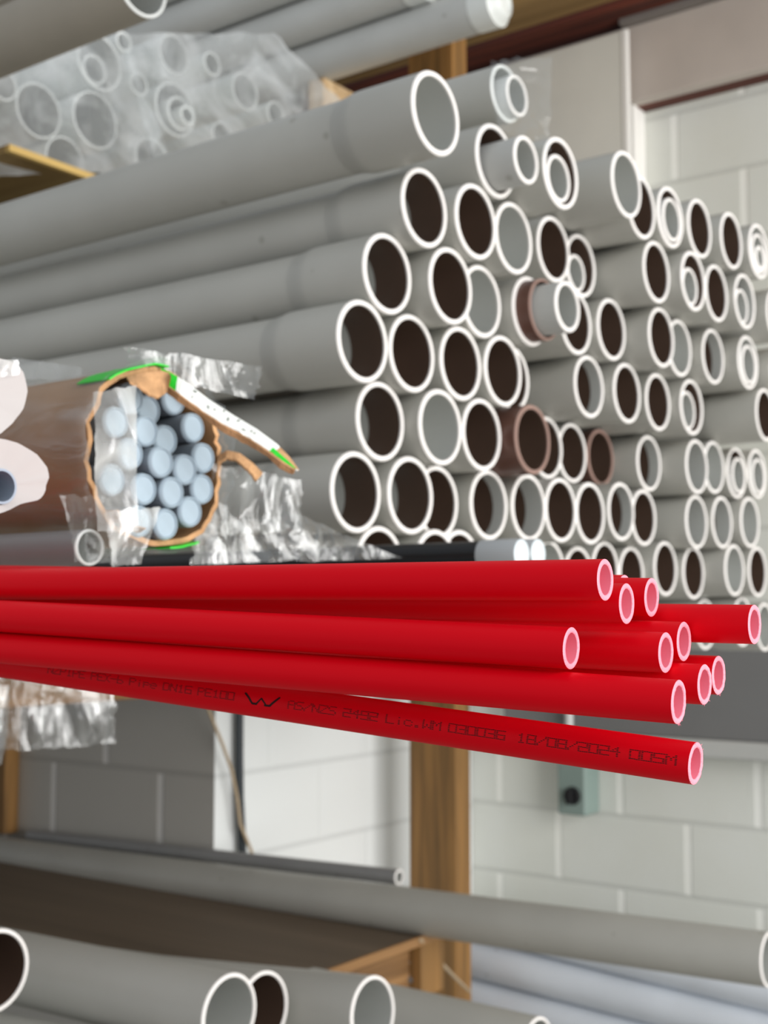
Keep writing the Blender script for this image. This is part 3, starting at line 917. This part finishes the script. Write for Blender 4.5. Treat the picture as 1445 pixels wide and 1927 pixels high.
# clear film drawn tight over the carton
bm = bmesh.new(); rings = []
for x in (0.008, -0.004, -0.02, -0.05, -0.09, -0.14, -0.2, -0.3, -0.45, -0.7, -1.08):
    rr_ = []
    for k, p in enumerate(ring):
        cr = 0.0034 + 0.0035 * abs(noise.noise(Vector((x * 22 + k * 0.12, p.y * 30, p.z * 30)))) + (0.004 if x > 0 else 0)
        q = scaled(p, cr); rr_.append(bm.verts.new((x + (0.012 * noise.noise(Vector((k * 0.4, 4, 4))) if x > 0 else 0), q.y, q.z)))
    rings.append(rr_)
for a_, b__ in zip(rings[:-1], rings[1:]):
    for k in range(NR):
        bm.faces.new((a_[k], a_[(k + 1) % NR], b__[(k + 1) % NR], b__[k]))
obj('film_wrap', bm, M['film_carton'], carton)['label'] = 'clear stretch film round the carton'

# the rods
RODS = [(270, 917, 0.0), (318, 922, 0.004), (380, 913, 0.0), (299, 869, 0.003), (344, 882, 0.002), (382, 857, 0.0), (361, 807, -0.010), (330, 762, -0.020),
        (307, 828, -0.010), (274, 823, -0.006), (351, 956, 0.003), (311, 979, 0.002), (266, 969, 0.0), (280, 778, -0.022), (250, 869, -0.004), (228, 800, -0.012),
        (246, 752, -0.012), (226, 900, -0.008)]
RODL = ['lower left of the open centre, beside the torn film', 'low in the middle between two pale ends', 'at the right side, second lowest', 'at the centre of the carton mouth',
        'just right of the centre of the mouth', 'at the right edge, lit fully', 'upper right, turned shadier', 'topmost, set back in shade under the flap',
        'above the centre, set a little back', 'upper left of centre, half behind film', 'lower right near the carton bottom', 'lowest of all in the mouth', 'lower left behind torn film',
        'upper left, set back in deep shade', 'left of the centre behind film', 'far left behind milky film', 'top left behind milky film', 'lowest at far left behind film']
RRD = 0.0118
rp = [at_x(px, py, CX + 0.004 + o_) for px, py, o_ in RODS]
yz = [[p.y, p.z] for p in rp]
for _ in range(400):                                        # nudge the rods so that they touch and do not cut each other
    for i in range(len(yz)):
        for j in range(i):
            dy_, dz_ = yz[i][0] - yz[j][0], yz[i][1] - yz[j][1]
            d = math.hypot(dy_, dz_)
            if d < 2 * RRD + 0.0003:
                k_ = (2 * RRD + 0.0003 - d) / 2 / max(d, 1e-5)
                yz[i][0] += dy_ * k_; yz[i][1] += dz_ * k_; yz[j][0] -= dy_ * k_; yz[j][1] -= dz_ * k_
rod0 = None
for (px, py, off), (y, z), lb in zip(RODS, yz, RODL):
    if rod0 is None:
        rod0 = empty('pale_rod')
        obj('shaft', lathe_x([(-0.0018, RRD, 0), (-0.2, RRD, 0), (-0.9, RRD, 0), (-0.9, 0, 0)], 32), M['rod'], rod0, sharp=35)
        obj('rod_end', lathe_x([(0.0, 0.0, 0), (0.0, RRD - 0.0026, 0), (0.0014, RRD - 0.0020, 0), (0.0010, RRD - 0.0009, 0), (-0.0018, RRD, 0)], 32), M['rod_end'], rod0, sharp=60)
        r = rod0
    else:
        r = rod0.copy(); COL.objects.link(r)
        for ch in list(rod0.children):
            c = ch.copy(); COL.objects.link(c); c.parent = r
    r.location = (CX + 0.004 + off, y, z)
    tag(r, 'pale blue-grey rod in the carton, ' + lb, 'rod', 'pale rods in the carton')

# ------------------------------------------------------------------ clear film scraps
def sheet(name, corners, nu, nv, amp, mat, label, seed=0, freq=9.0, cat='plastic film', edge=0.25, group=None, parent=None):
    """crumpled film between four 3-D corners (a b / d c)"""
    a_, b__, c_, d_ = (Vector(q) for q in corners)
    nrm = (b__ - a_).cross(d_ - a_).normalized()
    L = ((b__ - a_).length + (d_ - a_).length) / 2
    bm = bmesh.new(); G = []
    for j in range(nv + 1):
        row = []
        for i in range(nu + 1):
            u, v = i / nu, j / nv
            p = a_.lerp(b__, u).lerp(d_.lerp(c_, u), v)
            q = Vector((p.x, p.y * 1.4, p.z * 0.8)) * (freq / L) * 0.16 + Vector((seed * 3.7, seed * 1.3, 0))
            rid = 1 - abs(noise.noise(q * 1.0)) * 2
            rid2 = 1 - abs(noise.noise(q * 2.3 + Vector((9, 2, 4)))) * 2
            e = edge * L * 0.22 * (noise.noise(Vector((u * 6 + seed, v * 6, 2.0))) + 0.5 * noise.noise(Vector((u * 17 + seed, v * 17, 5.0))))
            w = max(abs(u - 0.5), abs(v - 0.5)) * 2
            out = ((p - (a_ + c_) * 0.5).normalized()) * e * (w ** 4)
            row.append(bm.verts.new(p + nrm * amp * (rid * 0.55 + rid2 * 0.16) + out))
        G.append(row)
    for j in range(nv):
        for i in range(nu):
            bm.faces.new((G[j][i], G[j][i + 1], G[j + 1][i + 1], G[j + 1][i]))
    o = obj(name, bm, mat, parent, sharp=180)
    if parent is None: tag(o, label, cat, group)
    else: o['label'] = label
    return o
def quad(pts, X):
    if not isinstance(X, (list, tuple)): X = [X] * 4
    return [at_x(px, py, x) for (px, py), x in zip(pts, X)]

sheet('loose_film', quad([(238, 652), (498, 690), (480, 752), (255, 705)], [-0.70, -0.66, -0.66, -0.70]), 40, 16, 0.007, M['film'], 'clear crackled film fanning out above the carton flap', 1, parent=None)
sheet('loose_film', quad([(405, 872), (575, 905), (570, 1000), (385, 1010)], [-0.69, -0.66, -0.66, -0.70]), 36, 24, 0.012, M['film'], 'crumpled clear film bunched right of the carton mouth', 2)
sheet('loose_film', quad([(375, 985), (570, 968), (760, 1050), (365, 1062)], [-0.72, -0.70, -0.66, -0.72]), 44, 14, 0.010, M['film'], 'grey crumpled film trailing over the black pipes', 3)
sheet('loose_film', quad([(118, 930), (215, 935), (225, 1060), (140, 1058)], -0.69), 20, 26, 0.006, M['film_thin'], 'thin clear film hanging over the small ring below the carton', 4)
sheet('loose_film', quad([(178, 738), (262, 724), (264, 1000), (186, 1000)], -0.668), 16, 44, 0.006, M['film_haze'], 'milky film strip hanging over the carton mouth left side', 5, edge=0.12)
sheet('loose_film', quad([(205, 960), (305, 955), (270, 1060), (215, 1066)], -0.664), 20, 20, 0.006, M['film_haze'], 'ragged milky film scrap under the carton mouth', 6)
sheet('loose_film', quad([(-60, 1262), (215, 1280), (222, 1400), (-60, 1418)], [-1.30, -1.22, -1.22, -1.30]), 44, 24, 0.014, M['film'], 'clear film hanging down below the red pipes at left', 7)
sheet('loose_film', quad([(-60, 1285), (20, 1290), (12, 1440), (-60, 1450)], -1.20), 20, 24, 0.016, M['film'], 'bright crumpled film at the left edge below the red pipes', 8)
sheet('loose_film', quad([(925, 112), (1040, 105), (1035, 285), (935, 240)], [-0.815, -0.775, -0.77, -0.80]), 24, 26, 0.005, M['film_thin'], 'clear bag over the pipe end on top of the stack', 9, cat='bag')

# ------------------------------------------------------------------ neighbours of the carton
# clear-ended small tube lying below the carton
q = at_x(171, 1030, CX)
small_pipe('narrow_tube', 0.0128, 0.0018, 0.9, (M['pvc_dark'], M['white_pvc'], M['bore_grey']), q, 'narrow tube with a thin white rim lying below the carton', 'tube')
# black pipes with white end caps
for px, py, s_, lab in ((984, 1043, 1.17, 'black pipe with white end cap, the nearer of the capped pair'), (1015, 1042, 1.215, 'black pipe with white end cap, behind its capped twin')):
    p = at_s(px, py, s_)
    t = empty('capped_pipe', p)
    obj('pipe_body', lathe_x([(-0.04, 0.0138, 0), (-0.3, 0.0138, 0), (-1.2, 0.0138, 0), (-1.2, 0, 0)], 32), M['black'], t, sharp=35)
    obj('end_cap', lathe_x([(0, 0, 0), (0, 0.0115, 0), (-0.0012, 0.0138, 1), (-0.004, 0.0146, 1), (-0.043, 0.0146, 1), (-0.0435, 0.0138, 1)], 32), [M['cap'], M['cap_side']], t, sharp=35)
    tag(t, lab, 'pipe', 'capped black pipes')
# foam-wrapped rolls at the left edge
def roll(name, outline, X, hole, label, core=True):
    """white foam wrapped round a tube: a soft polygonal wrap with a dark hollow core"""
    hc = at_x(hole[0], hole[1], X)
    t = empty(name, hc)
    P = [at_x(px, py, X) - hc for px, py in outline]
    n = len(P)
    pts = []
    for i in range(n):
        p0, p1, p2, p3 = (P[(i + k - 1) % n] for k in range(4))
        for s_ in range(4):
            u = s_ / 4
            pts.append(0.5 * ((2 * p1) + (-p0 + p2) * u + (2 * p0 - 5 * p1 + 4 * p2 - p3) * u * u + (-p0 + 3 * p1 - 3 * p2 + p3) * u ** 3))
    bm = bmesh.new(); A = []
    N_ = len(pts); hr = hole[2]
    inner = []
    for j, x in enumerate((0.0, -0.004, -0.03, -0.09, -0.2, -0.8)):
        r_ = []
        for k, p in enumerate(pts):
            sc = 0.96 if j == 0 else (1.0 + (0.05 if j > 2 else 0) + 0.03 * noise.noise(Vector((k * 0.4, x * 30, 1))))
            r_.append(bm.verts.new((x + 0.002 * noise.noise(Vector((k * 0.5, 2, 2))) * (j < 2), p.y * sc, p.z * sc)))
        A.append(r_)
    for a_, b__ in zip(A[:-1], A[1:]):
        for k in range(N_): bm.faces.new((a_[k], a_[(k + 1) % N_], b__[(k + 1) % N_], b__[k]))
    for k, p in enumerate(pts):
        an = math.atan2(p.z, p.y)
        inner.append(bm.verts.new((-0.003, hr * math.cos(an), hr * math.sin(an))))
    for k in range(N_): bm.faces.new((A[0][(k + 1) % N_], A[0][k], inner[k], inner[(k + 1) % N_]))
    bmesh.ops.recalc_face_normals(bm, faces=bm.faces)
    obj('foam_wrap', bm, M['paper'], t)
    obj('core_tube', lathe_x([(-0.02, hr - 0.0003, 0), (-0.0005, hr - 0.0003, 0), (-0.0005, hr * 0.84, 0), (-0.02, hr * 0.84, 1), (-0.6, hr * 0.84, 1), (-0.6, 0, 1)], 36), [M['core'], M['black']], t, sharp=35)
    return tag(t, label, 'roll', 'white wrapped rolls at left')
roll('wrapped_roll', [(-70, 850), (-30, 822), (20, 826), (62, 846), (92, 878), (93, 905), (80, 938), (40, 950), (0, 968), (-50, 960), (-80, 910)], -0.60, (5, 915, 0.0104), 'white foam wrapped roll with a dark hollow core at left edge')
roll('wrapped_roll', [(-90, 700), (-40, 668), (10, 674), (40, 690), (55, 735), (40, 780), (10, 812), (-20, 826), (-70, 815), (-100, 760)], -0.62, (-25, 748, 0.0075), 'upper white foam wrapped roll at the left edge above another')
# clear pouch of film peaking over the upper roll
sheet('loose_film', quad([(-20, 676), (38, 676), (40, 705), (-20, 712)], -0.615), 16, 10, 0.004, M['film_haze'], 'crumpled milky film on the upper wrapped roll', 12)
sheet('loose_film', quad([(20, 672), (150, 690), (150, 716), (20, 712)], [-0.86, -0.80, -0.80, -0.86]), 20, 8, 0.004, M['film_haze'], 'white film ridge lying behind the upper wrapped roll', 13)

# ------------------------------------------------------------------ upper rack: bagged milky pipes on a plywood shelf
SX = -1.79
c0 = at_x(18, 270, SX)
tag(obj('plywood_shelf', box_bm((-3.6, c0.y, c0.z - 0.013), (SX - 0.0125, 2.62, c0.z), 0.001), M['ply_new'], smooth=False), 'plywood shelf at upper left under the bagged pipes', 'shelf')
bpy.context.scene.objects['plywood_shelf'].data.materials.append(M['ply_edge'])
sh = bpy.context.scene.objects['plywood_shelf']
ed = obj('shelf_edge', box_bm((SX - 0.0124, c0.y, c0.z - 0.013), (SX, 2.62, c0.z), 0.0008), M['ply_edge'], sh, smooth=False)
ed['label'] = 'pale sawn edge of the shelf'
WX = -1.88
BAG = [  # px, py, radius, wall, recess, label tail
    (188, 117, 0.056, 0.005, 0.00, 'at upper left, wide open mouth facing out'),
    (240, 76, 0.021, 0.005, 0.01, 'small one at the top beside the open mouth'),
    (12, 163, 0.029, 0.004, 0.0, 'small one cut by the left picture edge'),
    (330, 206, 0.057, 0.005, 0.0, 'in the middle, with two narrower pipes nested inside'),
    (180, 226, 0.056, 0.004, 0.0, 'in the lower left, faint behind milky film'),
    (74, 214, 0.052, 0.004, 0.0, 'at far left, faint behind milky film'),
    (286, 300, 0.046, 0.005, 0.0, 'at the bottom centre just above the big grey pipe'),
    (118, 302, 0.046, 0.004, 0.0, 'at the bottom left above the plywood edge'),
    (462, 172, 0.042, 0.004, 0.0, 'at right, yellowish inside'),
    (328, 102, 0.042, 0.004, 0.0, 'at the top centre under bright film'),
    (262, 158, 0.024, 0.004, 0.0, 'small one in the upper centre behind film'),
    (420, 258, 0.034, 0.004, 0.0, 'at the lower right behind bright film'),
    (400, 120, 0.026, 0.004, 0.0, 'small one at the top right of centre'),
    (520, 215, 0.030, 0.004, 0.0, 'at the far right end of the bag')]
bp = [at_x(px, py, WX) for px, py, *_ in BAG]
yz = [[p.y, p.z] for p in bp]
for _ in range(600):
    for i in range(len(yz)):
        for j in range(i):
            dy_, dz_ = yz[i][0] - yz[j][0], yz[i][1] - yz[j][1]
            d = math.hypot(dy_, dz_); need = BAG[i][2] + BAG[j][2] + 0.0008
            if d < need:
                k_ = (need - d) / 2 / max(d, 1e-5)
                yz[i][0] += dy_ * k_; yz[i][1] += dz_ * k_; yz[j][0] -= dy_ * k_; yz[j][1] -= dz_ * k_
        yz[i][1] = max(yz[i][1], c0.z + BAG[i][2] + 0.0005)
MK = (M['milky'], M['white_pvc'], M['bore_grey'])
for (px, py, r, w, rec, lb), (y, z) in zip(BAG, yz):
    small_pipe('bagged_pipe', r, w, 1.5, MK, (WX - rec, y, z), 'milky pipe in the bagged bundle, ' + lb, group='milky pipes in the bagged bundle')
y, z = yz[3]
small_pipe('bagged_pipe', 0.036, 0.0055, 1.2, MK, (WX + 0.01, y + 0.004, z - 0.0095), 'milky pipe nested in the middle bagged pipe, the wider inner one', group='milky pipes in the bagged bundle')
small_pipe('bagged_pipe', 0.021, 0.006, 1.0, MK, (WX + 0.03, y + 0.006, z - 0.0175), 'innermost milky pipe nested in the middle bagged pipe', group='milky pipes in the bagged bundle')
y, z = yz[0]
small_pipe('bagged_pipe', 0.030, 0.005, 1.0, MK, (WX - 0.01, y - 0.004, z - 0.0135), 'milky pipe nested low in the upper left bagged pipe', group='milky pipes in the bagged bundle')
sheet('film_bag', quad([(-40, 130), (240, 60), (330, 320), (-40, 330)], [WX + 0.03, WX + 0.03, WX + 0.05, WX + 0.04]), 60, 44, 0.018, M['film_bag'], 'milky film over the left half of the bagged pipe bundle', 21, cat='bag', freq=16, edge=0.05)
sheet('film_bag', quad([(230, 60), (520, 60), (650, 190), (300, 318)], [WX + 0.03, WX + 0.03, WX + 0.04, WX + 0.05]), 60, 44, 0.02, M['film_bag'], 'crumpled bright film over the right half of the bagged bundle', 22, cat='bag', freq=16, edge=0.05)

# long pipes on the top rack
def long_pipe(name, px, py, X, r, label, mats, L=2.5, group='long pipes on the top rack', wall=0.004, tilt=0.0):
    p = at_x(px, py, X)
    return small_pipe(name, r, wall, L, mats, p, label, group=group, direction=(1, 0, tilt) if tilt else None)
GL = (M['pvc_light'], M['white_pvc'], M['bore_grey'])
u1 = at_x(934, 8, -1.46)
UR = 0.050
for k, (dy, dz, dx, lab) in enumerate(((0, 0, 0, 'long pale pipe on the top rack, lowest, its end bagged'), (0.052, 0.087, -0.03, 'long pale pipe on the top rack, second from the bottom'),
                                       (-0.05, 0.088, -0.16, 'long pale pipe on the top rack, nearest the bagged ends'), (0.004, 0.175, -0.2, 'long pale pipe on the top rack, uppermost in view'),
                                       (0.105, 0.002, -0.70, 'long pale pipe on the top rack, behind the lowest one'),
                                       (-0.102, 0.176, -0.26, 'long pale pipe on the top rack, third layer up, towards the left'), (-0.154, 0.264, -0.34, 'long pale pipe on the top rack, fourth layer, furthest left'),
                                       (-0.051, 0.264, -0.3, 'long pale pipe on the top rack, fourth layer, second from left'))):
    small_pipe('long_pipe', UR, 0.004, 2.6, GL, (u1.x + dx, u1.y + dy, u1.z + dz), lab, group='long pipes on the top rack')
for k, (dy, dz, dx, lab) in enumerate(((0, 0, 0, 'milky plastic cap on the lowest long pipe of the top rack'), (-0.05, 0.088, -0.16, 'milky plastic cap on the upper left long pipe end'))):
    bm = lathe_x([(-0.05, UR + 0.0008, 0), (0.004, UR + 0.002, 0), (0.012, UR * 0.82, 0), (0.02, UR * 0.74, 0), (0.026, UR * 0.5, 0), (0.02, UR * 0.4, 0), (0.018, 0, 0)], 40,
                 rad=lambda a, x: 1 + 0.02 * noise.noise(Vector((math.cos(a) * 2, math.sin(a) * 2, x * 50))))
    o = obj('plastic_bung', bm, M['milky']); o.location = (u1.x + dx, u1.y + dy, u1.z + dz)
    tag(o, lab, 'bung', 'plastic bungs on the top rack')
    o.name = 'plastic_bung'
timber('timber_rail', (-2.0, 2.39, u1.z - UR - 0.34), (-1.95, 2.70, u1.z - UR - 0.0005), M['timber_x'], 'pale timber board under the long pipes of the top rack')
# big pipe at the top left corner, its shade mixed into the plastic colour
p = at_x(268, -32, -1.27)
small_pipe('shade_toned_pipe', 0.0465, 0.004, 2.0, (plain('shade_toned_pipe_plastic', (168, 160, 146), 0.5, 0.4, 0.08), M['white_pvc'], M['bore_grey']), p, 'grey pipe toned brown for shade, crossing the top left corner', 'pipe')

small_pipe('shade_toned_pipe', 0.0465, 0.004, 2.0, (bpy.data.materials['shade_toned_pipe_plastic'], M['white_pvc'], M['bore_grey']), (p.x - 0.12, p.y + 0.02, p.z + 0.0925), 'added shade-toned pipe covering bright sky in the extreme top left corner', 'pipe')  # added pipe, fills the corner so no bright sky shows there
# pale board standing on the sill behind the pack
bx0, bx1 = at_y(1000, 200, 3.2).x, at_y(1174, 200, 3.2).x
zt = at_y(1166, 60, 3.2).z
bd = empty('pale_board', ((bx0 + bx1) / 2, 3.207, b_.z))
bm = box_bm((-0.34, -0.007, 0.001), (0.012 + (bx1 - bx0) / 2 - 0.012, 0.007, zt - b_.z))
for v in bm.verts:
    if v.co.x > 0 and v.co.z > 0.2: v.co.x -= 0.004
bmesh.ops.translate(bm, verts=bm.verts, vec=(0, 0, 0))
obj('board_sheet', bm, M['panel'], bd, smooth=False)
hx = (bx1 - bx0) / 2
bm = box_bm((hx + 0.0005, -0.009, 0.001), (hx + 0.018, 0.009, zt - b_.z + 0.004), 0.002)
for v in bm.verts:
    if v.co.z > 0.2: v.co.x -= 0.006
obj('board_edging', bm, M['panel_edge'], bd, smooth=False)
tag(bd, 'pale grey board with white edging standing behind the pipe stack', 'board')

# ------------------------------------------------------------------ wall switch and conduit
bxc = at_y(1048, 1460, MAIN_Y - 0.09); bxr = at_y(1101, 1460, MAIN_Y - 0.09)
zb_ = at_y(1080, 1535, MAIN_Y - 0.09).z; zt_ = zb_ + 0.225
sw = empty('switch_box', ((bxc.x + bxr.x) / 2, MAIN_Y - 0.001, zb_))
hw = (bxr.x - bxc.x) / 2
obj('housing', box_bm((-hw, -0.089, 0), (hw, 0, zt_ - zb_), 0.008, 3), M['box'], sw, smooth=False)
bm = lathe_x([(0, 0.0, 0), (0, 0.022, 0), (-0.012, 0.026, 0)], 32)
bmesh.ops.rotate(bm, verts=bm.verts, cent=(0, 0, 0), matrix=Matrix.Rotation(-PI / 2, 3, 'Z'))
bmesh.ops.translate(bm, verts=bm.verts, vec=(0.004, -0.101, 0.055))
box_bm((-0.004, -0.118, 0.034), (0.012, -0.098, 0.076), 0.002, bm=bm)
obj('switch_knob', bm, M['rubber'], sw)
tag(sw, 'grey green switch box with a black knob on the block wall', 'switch box')
cxp = at_y(1068, 1345, 3.25)
tag(obj('conduit', tube_bm([(cxp.x, 3.258, zt_ + 0.0005), (cxp.x, 3.258, zt_ + 0.2), (cxp.x, 3.258, b_.z - 0.06), (cxp.x, 3.258, b_.z + 0.3)], 0.012, 16), M['galv']), 'pale conduit running up the wall from the switch box', 'conduit')

# cable and string on the bright wall return
ca = [at_x(450, 1330, PIER_X + 0.02), at_x(450, 1420, PIER_X + 0.02), at_x(451, 1500, PIER_X + 0.02), at_x(454, 1560, PIER_X + 0.02), at_x(458, 1640, PIER_X + 0.02)]
ca[0] = Vector((ca[0].x, ca[0].y, pz))
tag(obj('cable', tube_bm(ca, 0.0105, 12), M['cable']), 'dark cable hanging down the bright wall return', 'cable')
st = [at_x(px, py, PIER_X + 0.04) for px, py in ((388, 1325), (400, 1355), (418, 1400), (436, 1450), (446, 1500), (452, 1550), (468, 1590), (476, 1610))]
tag(obj('string', tube_bm(st, [0.004] * 8, 8), M['string']), 'tan string slanting across the bright wall return to the cable', 'string')

# ------------------------------------------------------------------ lower rack
L1 = at_x(1452, 1806, -0.76)
LR = 0.0445
LY = 2.125
def at_y2(px, py): return at_y(px, py, LY)
e1 = at_y(1450, 1806, LY); e0 = at_y(0, 1608, LY)
d1 = (e1 - e0).normalized()
def lower(name, px1, py1, px0_, py0_, Y, r, label, kind='small', mats=None, Y0=None, wall=0.0042, cat='pipe', L=None, group='pipes on the lower rack'):
    a_ = at_y(px1, py1, Y); b__ = at_y(px0_, py0_, Y0 or Y)
    d = (a_ - b__)
    return small_pipe(name, r, wall, L or d.length + 0.6, mats or (M['pvc_dark'], M['rim'], M['bore_grey']), a_, label, cat, group, direction=d)
LL = (M['pvc'], M['rim'], M['bore_grey'])
lower('long_grey_pipe', 1450, 1806, 0, 1608, LY, LR, 'long grey pipe crossing in front of the timber post on lower rack', mats=LL)
lower('long_grey_pipe', 752, 1651, 0, 1566, 2.185, 0.016, 'thin dark grey pipe lying behind the long lower rack pipe', Y0=2.19, L=1.2)
zl = e0.z - LR
lowz = at_y(700, 1732, LY).z - 0.006
dk = empty('lower_deck', (-2.4, 1.7, lowz))
ex = at_z(730, 1782, lowz).x
obj('deck_sheet', box_bm((-1.6, -0.29, -0.016), (ex + 2.4, 0.505, 0.0), 0.001), M['ply'], dk, smooth=False)
obj('deck_edge', box_bm((ex + 2.4001, -0.29, -0.017), (ex + 2.4001 + 0.008, 0.505, 0.0005), 0.001), M['timber_y'], dk, smooth=False)['label'] = 'pale sawn front edge'
tag(dk, 'weathered plywood deck of the lower rack', 'shelf')
jt = timber('timber_joist', (ex - 0.075, 1.42, lowz - 0.118), (ex - 0.03, 2.19, lowz - 0.0175), M['timber_y'], 'timber joist under the lower deck, running back to the post', 'timber')
bm = bmesh.new()
bk = empty('timber_block', (ex - 0.0295, 2.3, lowz - 0.2))
p0 = at_x(793, 1790, ex); p1 = at_x(826, 1866, ex)
obj('block', box_bm((0.0, p0.y - 2.3, p1.z - bk.location.z), (0.029, p1.y - 2.3 + 0.02, -0.017 + 0.2), 0.003), M['timber_z'], bk, smooth=False)
tag(bk, 'short orange timber block under the lower deck beside the post', 'timber')
for px, py, lab in ((776, 1809, 'upper bolt head on the timber joist beneath the lower deck'), (774, 1842, 'lower bolt head on the timber joist beneath the lower deck')):
    p = at_x(px, py, ex - 0.0295)
    bm = lathe_x([(0.0, 0.012, 0), (0.003, 0.011, 0), (0.008, 0.0085, 0), (0.010, 0, 0)], 6)
    o = obj('bolt', bm, M['steel'], smooth=False); o.location = (ex - 0.0298, min(p.y, 2.6), max(p.z, lowz - 0.105))
    o.parent = jt
q0, q1 = at_x(792, 1769, ex + 0.0125), at_y(884, 1866, 2.828)
wr = [q0.lerp(q1, t) + Vector((0, 0, -0.004 * math.sin(PI * t))) for t in (0, 0.2, 0.4, 0.6, 0.8, 1.0)]
tag(obj('strap', tube_bm(wr, 0.004, 8), M['string']), 'thin tan strap slanting from the lower deck to the post', 'strap')

GR = 'pipes at the front of the lower rack'
def low_pipe(key, px, py, s_, px0_, py0_, lab, dirY=0.0, L=2.0):
    a_ = at_s(px, py, s_)
    b__ = at_y(px0_, py0_, a_.y - dirY)
    bore = M['bore_grey'] if key == 'LC' else M['bore_brown']
    return small_pipe('grey_pipe', 0.047, 0.0042, L, (M['pvc'], M['rim'], bore), a_, lab, group=GR, direction=a_ - b__)
low_pipe('LC', 703, 1908, 1.65, 0, 1826, 'grey pipe with plain grey mouth at bottom centre right of the pair')
low_pipe('LC', 433, 1909, 1.52, 20, 1817, 'grey pipe with plain grey mouth, left one of the bottom pair')
low_pipe('L', 497, 1900, 1.62, 0, 1816, 'grey pipe with dark brown mouth half hidden at the bottom')
low_pipe('L', -8, 1828, 1.46, -200, 1780, 'grey pipe with dark mouth cut off at bottom left corner')
low_pipe('LC', 1012, 1976, 1.90, 740, 1912, 'grey pipe whose white rim just shows at the bottom edge', L=0.44)
low_pipe('LC', 300, 2042, 1.50, 0, 1978, 'grey pipe lying lowest at the bottom left edge')

# pale pipes against the wall, bottom right
M['pvc_blue'] = pvc('pale_bluish_pipe_plastic', (216, 222, 230))
BL = (M['pvc_blue'], M['rim'], M['bore_grey'])
BY = 3.02
for k in range(4):
    pa = at_y(1445, 1862 + 79 * k, BY); pb = at_y(890, 1728 + 74 * k, BY)
    d = (pa - pb).normalized()
    small_pipe('pale_pipe', 0.0500, 0.004, 1.62, BL, pa + d * 0.6, 'pale bluish grey pipe low against the wall, ' + ('highest', 'second', 'third', 'lowest')[k] + ' of the leaning pile', group='pale pipes low against the wall', direction=d)
